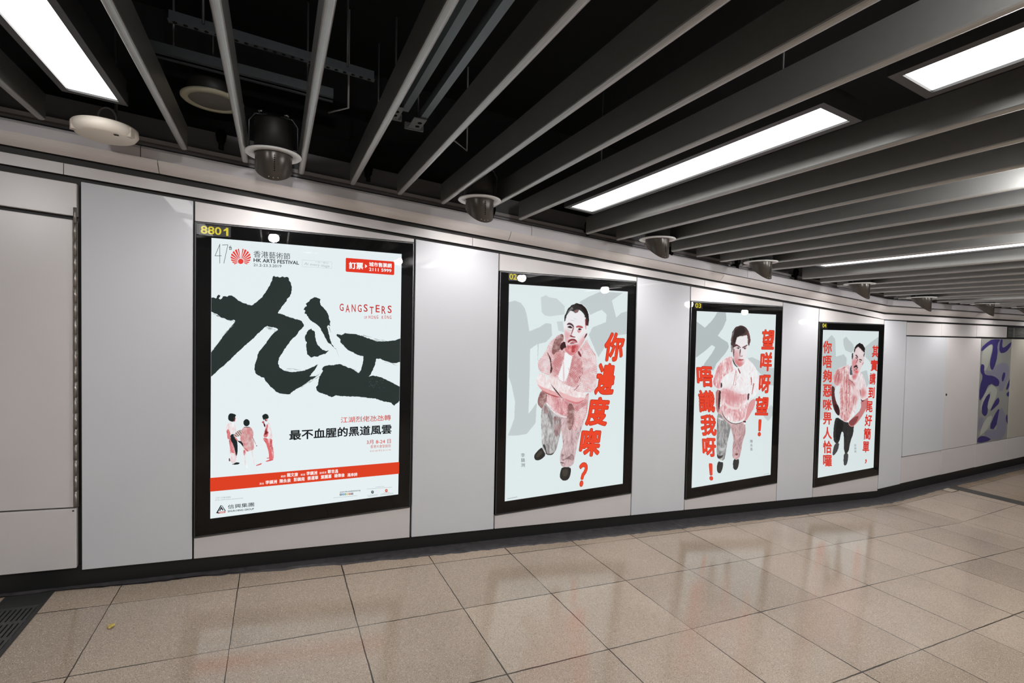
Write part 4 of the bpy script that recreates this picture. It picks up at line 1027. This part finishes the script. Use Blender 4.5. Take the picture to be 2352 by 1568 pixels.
B.poly((176,74,78), [(1240,893),(1258,903),(1277,909),(1290,913.5),(1276,912),(1256.5,905.5)])
B.poly((52,26,28), [(1264,880),(1268,883),(1281,898),(1291.5,914),(1287,911),(1274,896)])
B.poly(skinn, [(1260.4,858.5),(1273.7,865.4),(1297.9,882.8),(1313.9,889.5),(1330,897.6),(1345.9,901),(1345,912),(1336.3,924),(1325.1,929),(1307.6,923.5),(1291.6,914),(1278.9,897.5),(1266.1,883.2),(1258.5,872)])
B.poly((238,188,189), [(1280,897),(1300,905),(1320,913),(1338,912),(1344,914),(1336.3,924),(1325.1,929),(1307.6,923.5),(1291.6,914)])
B.poly((216,132,134), [(1292,913),(1310,920),(1326,924),(1336,919),(1341,918),(1336,924.5),(1325,929),(1307,923.5)])
B.poly(plaid, [(1318,897),(1330,881),(1362,897),(1362,901),(1336,901)]); B.line((120,60,64), (1319,896), (1333,880), 1.4)
B.folds([(214,130,132),(250,244,244)], (1236,860,1342,922), 26, 16, .55, .25, 1.4)
B.end('printed_arms', 'folded bare forearms')
def face(a, skin, head, shade, parts, hair, name='printed_head'):
    a.step = 0.5; a.begin(); a.poly(skin, head, 2)
    for c_, q in shade:
        if isinstance(c_, tuple): a.soft(skin, c_, q)
        else: a.poly(c_, q, 2, feather=1.6, clip=True)
    for c_, q in parts: a.poly(c_, q, 2, feather=0.5, clip=True)
    for c_, q in hair: a.poly(c_, q, 1, 5, 16, feather=0.55)
    o = a.end(name); a.step = 0.62
    return o
pf = (240,238,240)
B.view(1180, 690, 7.467)
face(B, pf, [(905,250),(1010,170),(1120,150),(1225,280),(1238,420),(1262,440),(1268,570),(1230,640),(1185,740),(1120,830),(1040,892),(960,890),(900,810),(872,690),(860,560),(852,430)],
 [((226,172,176), [(858,470),(930,540),(985,560),(975,620),(920,690),(930,760),(900,800),(870,680)]),
  (ink_noise('red_beard_print', (236,156,156), (192,84,88), 70), [(900,760),(960,770),(1100,740),(1140,780),(1110,840),(1050,895),(990,920),(930,880)]),
  ((238,190,192), [(1080,760),(1180,650),(1240,600),(1185,740),(1120,830)]),
  ((214,130,134), [(1200,620),(1268,560),(1240,640),(1140,790),(1110,800)]),
  ((200,90,96), [(1215,270),(1240,420),(1235,520),(1225,430)])],
 [((214,204,208), [(905,470),(960,510),(1010,500),(985,530),(930,515)]),
  ((78,50,54), [(903,425),(930,378),(985,385),(1030,430),(1025,470),(990,425),(940,410)]),
  ((96,60,66), [(915,450),(955,428),(1012,462),(1000,480),(960,474),(925,464)]),
  ((24,18,20), [(945,440),(975,434),(985,462),(955,466)]),
  ((180,84,88), [(1060,440),(1120,424),(1190,448),(1178,480),(1110,458),(1075,470)]),
  ((120,60,66), [(1092,492),(1130,468),(1168,500),(1140,510),(1110,508)]), ((28,16,20), [(1112,480),(1138,476),(1140,502),(1116,502)]),
  ((222,150,154), [(1080,500),(1130,520),(1160,520),(1120,560),(1090,540)]),
  ((150,72,78), [(1025,440),(1032,470),(1000,560),(975,600),(990,540)]),
  ((130,52,56), [(955,600),(985,590),(1010,615),(1055,618),(1050,636),(1010,632),(965,618)]),
  ((140,54,58), [(918,700),(960,660),(1040,650),(1088,700),(1086,728),(1040,690),(980,690),(930,730)]),
  ((186,84,88), [(945,735),(1000,700),(1040,700),(1085,728),(1030,722),(980,730)]),
  ((110,40,44), [(940,748),(1000,728),(1060,738),(1010,742)]),
  ((200,206,210), [(1010,290),(1040,310),(1100,320),(1040,318)]), ((200,196,200), [(950,330),(1000,335),(1060,350),(1000,345)]),
  ((80,30,36), [(1240,560),(1268,570),(1215,650),(1205,640)])],
 [((52,48,48), [(858,380),(868,270),(920,150),(990,75),(1075,44),(1170,65),(1240,130),(1282,230),(1294,330),(1275,440),(1228,420),(1230,300),(1180,200),(1120,160),(1090,200),(1050,215),(1010,180),(960,180),(905,260),(880,340)]),
  ((40,30,30), [(1075,50),(1170,70),(1240,135),(1282,235),(1290,330),(1260,300),(1220,200),(1150,120)]),
  ((96,44,44), [(1230,310),(1262,320),(1270,430),(1238,415)]),
  ((130,96,98), [(1020,170),(1110,150),(1100,185),(1060,212),(1040,205)]), ((120,116,118), [(930,180),(1000,100),(1020,140),(960,180),(900,260)])])
# red hand lettering
def hanzi(a, items, edge=(172, 34, 28), fill=(238, 72, 42), bold=0.03, shear=0.0, out=0.022):
    """Fat hand lettering: a dark edge print under a bright red one, same strokes."""
    for col, bo, gr in ((edge, bold+out, out), (fill, bold, 0.0)):
        for ch, x0, y0, x1, y1 in items:
            w0, h0 = x1-x0, y1-y0; sk = h0*shear/w0; xm = abs(sk)*w0*.5; g = gr*h0
            put_text(a, ch, (x0+xm-g, y0-g), (x1-xm+g, y0-g+w0*0.04), h0-w0*0.04+2*g, col, bo, sk)
BA.layer = B.layer + 4; B = BA
B.begin()
hanzi(B, [('你', 1383, 763, 1437, 831), ('邊', 1363.5, 833, 1417.5, 908), ('度', 1342.7, 910.5, 1402, 979), ('㗎', 1327.5, 982.5, 1384, 1049), ('？', 1324, 1061, 1351.5, 1117.6)], shear=0.16, bold=0.030, out=0.018)
B.end('slogan', 'slanting red hand lettered slogan')
B.begin()
for i, ch in enumerate('李鎮洲'): put_text(B, ch, (1196.2, 1040+i*11.2), (1205, 1040.4+i*11.2), 9.3, (86, 92, 94))
for i in range(9): B.view(1120, 860, 4.239).line((150, 158, 158), (192+11*i, 1207-2.2*i), (199+11*i, 1206-2.2*i), 7)
B.end('small_lettering')

# ================================================================== poster three
D = Art(posters[2], clipbox(2))
D.view(1560, 640, 5.6).begin()
G3 = (184, 194, 195)
D.poly(G3, [(215,545),(280,590),(330,630),(400,560),(450,500),(490,430),(600,430),(608,530),(560,640),(495,730),(560,780),(625,820),(640,880),(600,950),(550,1010),(480,1090),(440,1180),(290,1160),(330,1080),(420,960),(465,880),(420,850),(330,930),(215,1015)], 1, 2, 12)
D.poly((200,209,210), [(880,1020),(940,1008),(1050,1060),(1150,1140),(1250,1150),(1250,1370),(1150,1370),(1120,1300),(1030,1210)], 1, 2, 12)
D.poly((202,211,212), [(1180,1620),(1240,1690),(1180,1790),(1140,1830),(1080,1760)], 1, 2, 12)
D.end('ghost_calligraphy', 'pale grey calligraphy behind the figure')
DA = D; D = Paint(posters[2], clipbox(2)); D.o = DA.o; D.layer = DA.layer
D.view(1560, 900, 5.226).begin()
D.poly((222,184,186), [(485,150),(810,150),(800,300),(790,430),(625,420),(460,430),(455,270)], 1)
D.poly(ink_noise('grey_jeans_print', (184,184,183), (132,130,130), 34, (1, 1, .5), .42, .66, .5), [(455,255),(500,270),(580,370),(625,400),(612,470),(582,580),(562,720),(540,830),(470,810),(450,760),(446,600),(450,400)])
D.poly(ink_noise('pink_jeans_print', (212,178,179), (174,138,140), 36, (1, 1, .5), .42, .66, .5), [(610,395),(740,378),(790,370),(802,480),(764,580),(742,720),(716,812),(660,808),(634,780),(636,680),(652,560),(630,470)])
D.poly((196,200,200), [(470,620),(520,690),(560,640),(540,700),(480,720)]); D.poly((70,66,66), [(446,740),(480,770),(540,750),(500,800),(460,800)])
D.poly((120,70,72), [(700,730),(710,745),(690,765),(665,745)]); D.poly((214,176,178), [(670,480),(700,540),(760,500),(700,580),(668,560)])
D.folds([(74,74,74),(206,208,208),(96,96,96)], (455,300,600,820), 22, 90, 1.4, .6, 12); D.folds([(140,80,84),(230,190,192)], (630,410,780,800), 20, 90, 1.7, .7, 12)
D.poly((228,226,226), [(470,300),(530,330),(520,345),(468,322)])
D.end('printed_trousers')
D.begin()
for q in ([(465,825),(500,840),(528,838),(526,900),(502,970),(480,976),(458,965),(446,910)], [(650,800),(690,812),(720,795),(716,880),(690,940),(652,932),(640,880)]): D.poly((54,54,54), q)
D.end('printed_shoes')
D.view(0, 0, 1).begin()
D.poly((186,130,130), [(1644,893),(1657,897),(1653,930),(1651.8,947),(1646,948),(1643,919)]); D.poly((70,40,42), [(1651,895),(1657,897),(1655,915),(1651.8,946),(1649,930)])
D.poly((226,160,162), [(1720.7,921),(1736,913),(1733,934.4),(1722.6,951.7),(1713,968),(1707.5,965),(1713,946)]); D.poly((54,34,36), [(1706,966),(1714,966.5),(1713,970),(1706.5,970)])
D.poly((240,240,240), [(1707,969),(1714,970),(1712,975),(1707,974)])
D.end('printed_arms', 'bare hanging arms')
polo = ink_noise('polo_pink_print', (246,230,231), (222,156,160), 26, (1, 1, .7), .4, .62)
polow = ink_noise('polo_white_print', (247,249,250), (243,233,235), 14, (1, 1, .7), .45, .7)
D.begin()
SH = [(1681,814),(1658,825),(1645.5,841),(1636.6,866.7),(1634.7,879.5),(1644,892),(1656,895),(1653.8,911.5),(1655.7,934.4),(1659.5,953.6),(1671,967),(1686.3,973.7),(1701.6,970.8),(1711.2,963),(1715,944),(1718.8,923),(1724.6,911.4),(1732,915),(1745.7,892),(1740.6,857.8),(1732.3,837.4),(1718.2,824.6),(1714.4,822),(1706,838),(1697,843.5),(1688,838)]
D.poly(polow, SH)
D.poly(polo, [(1681,816),(1660,826),(1648,841),(1640,866),(1637,880),(1645,891),(1655,893),(1655,873),(1666,860),(1684,852),(1690,842),(1683,828)])
D.poly(polo, [(1657,890),(1675,895),(1704,907),(1716,902),(1719,922),(1714,945),(1709,962),(1700,968),(1686,971),(1672,965),(1660,952),(1656,934),(1655,912)])
D.soft((236,190,192), (214,140,144), [(1658,893),(1676,897),(1703,909),(1700,925),(1680,928),(1662,910)]); D.poly((240,218,218), [(1658,912),(1670,930),(1690,936),(1712,930),(1692,942),(1668,936)])
D.poly((240,240,240), [(1656,938),(1660,952),(1672,964),(1686,969),(1700,966),(1711,958),(1709,963),(1700,970),(1686,973),(1671,966.5),(1660,954)])
D.poly((50,34,36), [(1655.7,936),(1659,954),(1671,968),(1686.3,975),(1701.6,972),(1710,966),(1701,970.5),(1686.3,973.2),(1672,966.5),(1660.5,953)])
D.poly((40,30,32), [(1655,877),(1658.5,881),(1658,888),(1655,892)]); D.line((170,84,88), (1725,866), (1726,884), 2.2, 1); D.line((180,90,94), (1731,880), (1727,905), 2.4, 1); D.poly((70,36,38), [(1716,905),(1721,902),(1720,916),(1717,920)])
D.poly((110,40,44), [(1694,846),(1696,845),(1701,857),(1699,858)]); D.line((196,110,114), (1690,850), (1684,885), 1.1); D.line((206,140,142), (1692,852), (1688,890), .8)
D.poly((244,244,245), [(1681,814),(1684,832),(1693,846),(1688,852),(1681,838)])
D.poly((70,66,70), [(1682,818),(1688,835),(1696,843.5),(1690,842),(1683,832)])
D.folds([(204,110,114),(246,236,238),(216,140,142)], (1640,835,1740,965), 40, 14, 1.5, .7, 1.5)
D.end('printed_shirt', 'pink and white polo shirt')
D.view(1620, 720, 7.8375)
face(D, (240,236,238), [(540,520),(560,420),(680,390),(745,385),(770,500),(768,590),(752,700),(732,830),(690,920),(615,970),(560,930),(510,850),(488,720),(495,610)],
 [((222,170,172), [(500,610),(540,640),(610,690),(625,760),(585,830),(600,880),(660,910),(610,970),(560,930),(508,850),(486,720)]),
  ((206,100,102), [(520,800),(580,840),(610,880),(680,850),(685,920),(615,970),(560,925),(512,850)]), ((234,150,152), [(590,860),(640,850),(640,900),(600,900)]),
  ((120,80,84), [(494,640),(520,620),(520,700),(510,800),(494,740)])],
 [((90,48,52), [(520,575),(540,545),(575,560),(630,600),(640,625),(600,600),(560,580),(536,600)]), ((110,64,70), [(655,605),(690,590),(756,555),(758,575),(700,612),(668,622)]),
  ((236,236,238), [(545,625),(600,612),(622,638),(570,642)]), ((40,30,34), [(575,612),(600,612),(604,636),(580,638)]), ((96,52,56), [(538,618),(600,604),(626,632),(598,614),(550,624)]),
  ((40,30,34), [(695,618),(720,614),(722,640),(700,642)]), ((96,52,56), [(680,625),(730,608),(748,630),(725,616),(690,632)]),
  ((220,180,184), [(545,650),(600,660),(620,650),(600,675)]),
  ((96,44,50), [(622,630),(636,640),(632,700),(618,750),(628,766),(612,760),(614,700)]), ((130,66,70), [(612,762),(640,768),(668,752),(672,766),(640,776)]),
  ((150,50,54), [(580,832),(610,818),(640,826),(688,822),(690,834),(640,842),(600,842)]), ((220,120,122), [(600,842),(670,838),(640,858)])],
 [((78,60,58), [(460,690),(455,560),(457,460),(482,330),(540,240),(640,208),(722,240),(782,320),(802,400),(812,490),(780,590),(766,560),(765,470),(745,385),(680,400),(600,410),(565,425),(545,500),(530,590),(500,620),(482,690)]),
  ((48,38,38), [(530,300),(600,240),(690,240),(720,310),(690,360),(620,400),(560,420),(540,500),(520,560),(500,480),(505,380)]),
  ((150,142,142), [(458,575),(480,560),(494,640),(480,692),(462,672)]), ((128,116,112), [(480,340),(520,300),(505,380),(480,430),(470,520),(458,460)]), ((110,70,68), [(740,300),(780,340),(796,420),(800,490),(775,540),(760,420)])])
DA.layer = D.layer + 4; D = DA
D.begin()
hanzi(D, [('望', 1748.5, 756, 1778.8, 803), ('咩', 1745, 808, 1773.4, 852.5), ('呀', 1742, 860, 1769.6, 903), ('望', 1733.5, 910, 1765.5, 954), ('！', 1740, 963, 1748.5, 1001.4)], bold=0.024, shear=0.06, out=0.018, fill=(236, 72, 48))
hanzi(D, [('唔', 1599, 840.5, 1637.5, 889.5), ('識', 1603, 895.5, 1641.8, 947.5), ('我', 1608, 951, 1645, 1001), ('呀', 1612, 1005, 1644.6, 1049), ('！', 1627.5, 1064, 1637, 1102.6)], bold=0.026, shear=-0.05, out=0.018, fill=(236, 72, 48))
D.end('slogan', 'red hand lettered slogan in two columns')
D.begin()
for i, ch in enumerate('陳永泉'): put_text(D, ch, (1722, 1009+i*9), (1728, 1009.3+i*9), 7.4, (96, 100, 102))
D.view(1560, 900, 5.226)
for i in range(6): D.line((150, 158, 158), (1012+11*i, 988-2.2*i), (1019+11*i, 987-2.2*i), 5)
D.end('small_lettering')

# ================================================================== poster four
F = Art(posters[3], clipbox(3))
F.view(1850, 690, 3.408).begin()
F.poly(GB, [(135,335),(175,300),(205,268),(232,300),(238,440),(300,420),(322,450),(322,540),(300,600),(260,620),(230,700),(235,780),(180,860),(125,935),(110,930)], 1, 1, 9)
F.poly(GB, [(296,300),(320,283),(345,315),(372,340),(385,385),(360,410),(312,390),(298,350)], 1, 1, 9)
F.poly(GB, [(465,365),(520,320),(590,270),(590,540),(540,520),(470,440)], 1, 1, 9)
F.poly(GB, [(430,560),(480,545),(500,640),(480,680)], 1, 1, 9)
F.end('ghost_calligraphy', 'pale grey calligraphy behind the figure')
FA = F; F = Paint(posters[3], clipbox(3)); F.o = FA.o; F.layer = FA.layer
F.begin()
F.poly((50,50,50), [(240,905),(300,945),(380,965),(376,1040),(352,1100),(336,1195),(298,1195),(300,1040),(282,1018),(266,1110),(234,1122),(214,1080),(222,960)])
F.folds([(86,86,88),(30,30,31)], (230,930,370,1190), 20, 60, 1.5, .4, 7)
F.poly((34,34,35), [(250,920),(300,960),(290,1010),(262,1090),(240,1100),(236,1000)])
F.end('printed_trousers')
F.begin()
for q in ([(228,1118),(266,1108),(256,1170),(222,1216),(208,1206),(216,1160)], [(298,1192),(336,1192),(334,1240),(324,1282),(306,1296),(295,1272)]): F.poly((72,72,74), q)
F.end('printed_shoes')
F.begin()
F.poly((96,52,52), [(200,660),(232,680),(225,730),(242,800),(262,830),(272,880),(262,905),(240,890),(215,840),(202,760)]); F.poly((58,34,36), [(225,800),(262,830),(270,880),(255,900),(230,870)])
F.poly((206,132,132), [(430,778),(490,745),(492,815),(452,890),(412,950),(372,990),(345,985),(330,955),(378,905),(436,850)]); F.poly((140,74,76), [(330,955),(380,910),(420,900),(400,950),(365,988)]); F.poly((110,50,52), [(427,760),(445,780),(470,770),(440,800)])
F.end('printed_arms', 'bare arms with hands at the hips')
shirt4 = ink_noise('work_shirt_print', (243,224,224), (212,142,143), 34, (1, 1, .6), .4, .62)
F.view(0, 0, 1).begin()
F.poly(ink_noise('work_shirt_light', (246,246,247), (236,214,216), 24, (1, 1, .6), .42, .66), [(1951.2,835),(1937,841.4),(1920.6,847.6),(1913.5,861.8),(1910.4,872),(1916.5,885.3),(1923.7,887.3),(1927.8,884),(1926.5,905),(1929.2,945.3),(1926.3,957),(1938,968.8),(1946.8,969.5),(1964.4,951),(1971,925),(1973.7,905.7),(1977.8,920),(1987,917.5),(1995,910.8),(1992,893),(1989,884.3),(1984.9,867),(1977.8,854.7),(1972,848),(1966,862),(1955,860)])
F.poly(shirt4, [(1950,838),(1937,843),(1921,849),(1914,862),(1912,872),(1917,884),(1924,886),(1930,878),(1929,900),(1930,945),(1927,957),(1938,967),(1946,968),(1955,950),(1958,920),(1953,890),(1950,872)])
F.soft((216,150,150), (196,112,112), [(1915,864),(1925,851),(1934,858),(1930,878),(1921,884)]); F.soft((224,170,170), (204,120,120), [(1931,872),(1950,871),(1963,879),(1964,888),(1950,882)])
F.soft((238,224,226), (238,206,208), [(1956,886),(1973,895),(1971,908),(1957,905)]); F.soft((234,214,216), (212,140,142), [(1955,905),(1970,909),(1965,928),(1957,932)])
for q in (((1922,858),(1918,882)), ((1928,852),(1926,880)), ((1940,848),(1938,900)), ((1934,890),(1936,940)), ((1945,860),(1944,960)), ((1952,885),(1949,950)), ((1962,912),(1957,940))): F.line((190,104,106), q[0], q[1], 1.1, .3); F.line((244,232,232), (q[0][0]+2, q[0][1]+2), (q[1][0]+2, q[1][1]), .9, .3)
F.line((60,36,40), (1949,871), (1957,877), 1.2, .6); F.line((110,50,54), (1957,876), (1963,886), 1.2, .5); F.line((120,60,64), (1975,895), (1977,910), 1.6, .6)
for y in (882, 902, 922, 940): F.poly((70,34,36), [(1948.3-(y-882)*.09,y),(1949.7-(y-882)*.09,y),(1949.7-(y-882)*.09,y+2),(1948.3-(y-882)*.09,y+2)], 0)
F.soft((240,226,228), (220,140,142), [(1976,893),(1982,890),(1990,900),(1985,912),(1978,915)])
F.folds([(186,96,98),(248,240,240),(206,124,126)], (1914,852,1990,962), 44, 14, 1.5, .6, 1.6)
F.end('printed_shirt', 'pink short sleeved work shirt')
F.view(1890, 770, 9.8)
face(F, (236,214,216), [(700,390),(735,280),(790,250),(870,310),(935,390),(922,560),(925,610),(880,690),(832,790),(790,860),(770,940),(720,1030),(650,990),(640,870),(655,780),(640,660),(648,540)],
 [((220,136,138), [(650,560),(740,520),(780,520),(745,640),(700,720),(770,800),(810,790),(790,860),(720,872),(662,785),(640,660)]), ((206,112,114), [(655,880),(720,880),(780,870),(720,1000),(650,980)]), ((228,90,92), [(715,800),(790,790),(780,850),(730,850)]), ((240,226,228), [(780,300),(880,350),(900,480),(800,460)])],
 [((70,40,44), [(728,430),(760,440),(792,492),(780,512),(750,470),(735,460)]), ((74,44,48), [(808,540),(840,530),(880,552),(872,580),(850,556),(820,560)]),
  ((50,28,32), [(730,490),(765,505),(775,525),(740,518)]), ((56,32,36), [(815,570),(850,590),(860,615),(828,600)]),
  ((140,60,64), [(782,520),(790,540),(742,630),(728,640),(755,580)]), ((90,40,44), [(728,650),(760,670),(778,680),(765,705),(740,680)]),
  ((56,40,42), [(688,712),(700,690),(735,668),(770,692),(788,735),(776,748),(748,712),(722,714),(706,740)]), ((130,50,54), [(722,740),(750,738),(778,764),(762,776),(736,764)]), ((226,160,160), [(726,764),(762,776),(748,790),(728,782)]), ((120,60,64), [(712,760),(722,790),(712,800),(702,780)]), ((214,150,152), [(880,620),(925,600),(905,660),(880,680)])],
 [((38,30,32), [(690,380),(710,280),(758,200),(795,180),(830,164),(860,185),(900,198),(945,290),(948,400),(922,490),(915,470),(928,385),(860,312),(792,256),(738,292),(705,395)]), ((70,64,68), [(650,400),(682,392),(676,480),(655,560),(642,500)]), ((84,92,102), [(600,760),(642,650),(645,760),(662,880),(625,900),(598,880)])])
FA.layer = F.layer + 4; F = FA
F.begin()
fy = lambda y: 690+y/3.408
L4 = [('你', 315, 415), ('唔', 430, 530), ('夠', 540, 642), ('惡', 655, 755), ('咪', 770, 862), ('畀', 874, 972), ('人', 988, 1086), ('恰', 1095, 1197), ('囉', 1206, 1300)]
hanzi(F, [(c_, 1890, fy(a), 1909.8, fy(b)) for c_, a, b in L4], bold=0.022, out=0.010, fill=(224, 72, 60), edge=(190, 60, 52))
R4 = [('其', 517, 569, 350, 445), ('實', 506, 565, 460, 553), ('講', 497, 547, 566, 658), ('到', 488, 539, 676, 765), ('尾', 470, 524, 786, 874), ('好', 460, 519, 890, 984), ('簡', 451, 510, 996, 1088), ('單', 443, 497, 1101, 1189), ('，', 462, 476, 1240, 1275)]
hanzi(F, [(c_, 1850+x0/3.408, fy(a), 1850+x1/3.408, fy(b)) for c_, x0, x1, a, b in R4], bold=0.020, out=0.010, shear=0.05, fill=(224, 60, 50), edge=(190, 50, 44))
F.end('slogan', 'red hand lettered slogan in two columns')
F.begin()
for i, ch in enumerate('彭鎮南'): put_text(F, ch, (1961, 1019+i*7), (1965.6, 1019.3+i*7), 5.8, (120, 126, 128))
F.end('small_lettering')

# ------------------------------------------------------------------ mural panel and vent at the right
mu = thing('mural_panel', 'abstract blue and grey painted panel between white panels at right', 'mural', (8.56, 0, 0.14))
pm = panel([(8.138, 0.142), (8.988, 0.142), (8.988, 1.499), (8.138, 1.499)], 'mural_board', pbr('mural_grey', (0.30, 0.30, 0.28), 0.35, noise=0.08, nscale=4), 0.0, 0.02, mu, 0.001)
G = Art(mu, (8.142, 8.984, 0.147, 1.494)); G.plane = -0.0006
G.view(2040, 720, 3.734).begin()
BL = pbr('mural_blue', lin((58, 50, 112))[:3], 0.35, noise=0.1, nscale=6); LV = pbr('mural_lavender', lin((134, 132, 150))[:3], 0.35, noise=0.06, nscale=6); LG_ = pbr('mural_pale', lin((176, 178, 170))[:3], 0.35, noise=0.05, nscale=6)
for m_, q in ((LG_, [(805,330),(850,285),(895,262),(890,320),(860,440),(830,500),(800,450)]), (LV, [(925,215),(965,215),(965,320),(940,340)]), (BL, [(795,295),(850,245),(895,218),(970,216),(935,260),(940,360),(905,480),(880,480),(870,420),(900,300),(895,255),(850,280),(800,330)]),
    (BL, [(960,215),(985,215),(975,290),(1000,290),(1062,235),(1058,270),(1010,335),(950,340)]), (LV, [(830,480),(880,500),(950,420),(1040,430),(1030,560),(960,700),(940,560),(890,520),(850,540)]),
    (BL, [(795,430),(828,440),(820,500),(840,530),(900,530),(960,575),(940,635),(870,590),(820,700),(780,760),(785,620),(815,540),(790,500)]), (LG_, [(870,600),(935,640),(930,700),(870,840),(840,780),(890,660),(850,690),(800,860),(785,780)]),
    (BL, [(985,500),(1010,510),(985,590),(970,570)]), (BL, [(1050,540),(1050,600),(1020,660),(1008,640)]), (BL, [(1008,690),(1040,660),(1035,720)]), (BL, [(850,690),(880,690),(850,780),(855,850),(830,885),(800,850),(805,780)]),
    (BL, [(940,705),(960,760),(900,820),(868,840)]), (BL, [(935,820),(960,820),(920,990),(860,985)]), (BL, [(1020,850),(1030,960),(1005,900)]), (LV, [(960,780),(1010,880),(1010,1040),(960,1060),(920,1000)]), (LV, [(780,880),(830,900),(780,1010),(768,990)]),
    (LV, [(860,990),(960,1000),(1000,1070),(880,1085),(820,1040)]), (BL, [(762,1070),(800,1045),(860,1060),(885,1085),(765,1115)]), (LG_, [(830,900),(900,860),(860,980),(800,1040),(775,1045)])):
    G.poly(m_, q, 1)
G.end('painted_shapes')
vt = thing('air_vent', 'dark louvred air vent above the painted panel at the right edge', 'vent', (9.5, 0, 1.58))
mb = MB()
for q in ((8.852, 8.875, 1.516, 1.664), (10.17, 10.195, 1.516, 1.664), (8.875, 10.17, 1.516, 1.526), (8.875, 10.17, 1.654, 1.664)): mb.box(q[0], q[1], -0.002, 0.025, q[2], q[3])
mb.build('vent_frame', M_DARKGREY, vt)
mb = MB()
for k in range(7):
    z = 1.532+0.018*k; mb.hexa([(8.875, 0.0, z), (10.17, 0.0, z), (10.17, 0.02, z+0.008), (8.875, 0.02, z+0.008), (8.875, 0.0, z+0.003), (10.17, 0.0, z+0.003), (10.17, 0.02, z+0.011), (8.875, 0.02, z+0.011)])
for x in (9.05, 9.55, 10.0): mb.box(x, x+0.008, -0.001, 0.006, 1.526, 1.654)
mb.build('louvre_blades', pbr('louvre_grey', (0.25, 0.25, 0.24), 0.4), vt)

# ------------------------------------------------------------------ things on the floor
GX0, GX1 = -1.108, -0.938
def fz(x): return FLOOR0 + ramp(x)
t = thing('drain_grate', 'dark slotted metal drain grate across the floor at the lower left', 'drain grate', ((GX0+GX1)/2, -1.2, fz(GX0)))
M_GR = pbr('worn_iron', (0.075, 0.078, 0.078), 0.45, metal=0.5, noise=0.3, nscale=30)
def fbox(mb, x0, x1, y0, y1, h0, h1):
    mb.hexa([(x0, y0, fz(x0)+h0), (x1, y0, fz(x1)+h0), (x1, y1, fz(x1)+h0), (x0, y1, fz(x0)+h0), (x0, y0, fz(x0)+h1), (x1, y0, fz(x1)+h1), (x1, y1, fz(x1)+h1), (x0, y1, fz(x0)+h1)])
mb = MB(); fbox(mb, GX0, GX0+0.016, -3.4, 0.01, 0.0005, 0.006); fbox(mb, GX1-0.016, GX1, -3.4, 0.01, 0.0005, 0.006); fbox(mb, GX0+0.016, GX1-0.016, -0.12, 0.01, 0.0005, 0.005)
mb.build('grate_frame', pbr('grate_frame_iron', (0.045, 0.045, 0.045), 0.5, metal=0.4), t)
mb = MB(); fbox(mb, GX0+0.016, GX1-0.016, -3.4, -0.12, 0.0003, 0.0012); mb.build('channel_bed', M_BLACK, t)
mb = MB(); nb = 8; wsl = (GX1-GX0-0.032)/nb
for i in range(nb): fbox(mb, GX0+0.016+wsl*i+wsl*0.18, GX0+0.016+wsl*i+wsl*0.82, -3.4, -0.12, 0.0012, 0.0045)
y = -0.12
while y > -3.4:
    fbox(mb, GX0+0.016, GX1-0.016, y-0.022, y, 0.0012, 0.0047); y -= 0.125
mb.build('grate_bars', M_GR, t)
c = on_slope(255, 1440, FLOOR0)
mb = MB(); vs_, fs_ = [], []
for i in range(9):
    a = i/8*2*PI; vs_.append((c.x+0.013*math.cos(a)*(1+.3*math.sin(3*a)), c.y+0.02*math.sin(a), fz(c.x)+0.002+0.006*abs(math.sin(2*a+.4))))
vs_.append((c.x, c.y, fz(c.x)+0.009)); mb.add(vs_, [(i, (i+1) % 8, 9) for i in range(8)])
tag(mb.build('paper_scrap', pbr('yellow_scrap', (0.55, 0.42, 0.10), 0.6)), 'tiny crumpled yellow scrap lying on the tiles at lower left', 'litter')
mb = MB(); zf = FLOOR0+ramp(9)
mb.hexa([(7.20, -0.10, zf+0.0005), (7.23, -4.0, zf+0.0005), (7.40, -4.0, zf+0.0005), (7.37, -0.10, zf+0.0005), (7.20, -0.10, zf+0.002), (7.23, -4.0, zf+0.002), (7.40, -4.0, zf+0.002), (7.37, -0.10, zf+0.002)])
structure(mb.build('trim_6', pbr('dark_movement_joint', (0.05, 0.048, 0.045), 0.4, noise=0.2, nscale=30)), 'dark strip across the floor where the level tiles begin')
hc = MB()
for q in ((7.01, 7.18, -0.075, -0.065), (7.01, 7.18, -0.215, -0.205), (7.01, 7.02, -0.205, -0.075), (7.17, 7.18, -0.205, -0.075)): hc.box(q[0], q[1], q[2], q[3], zf+0.0004, zf+0.003)
t = thing('floor_hatch', 'small square floor hatch beside the dark strip at right', 'floor hatch', (7.1, -0.14, zf))
hc.build('hatch_frame', pbr('hatch_brown', (0.09, 0.075, 0.06), 0.5), t); MB().box(7.02, 7.17, -0.205, -0.075, zf+0.0003, zf+0.0015).build('hatch_lid', pbr('hatch_lid', (0.42, 0.36, 0.28), 0.4, noise=0.1), t)
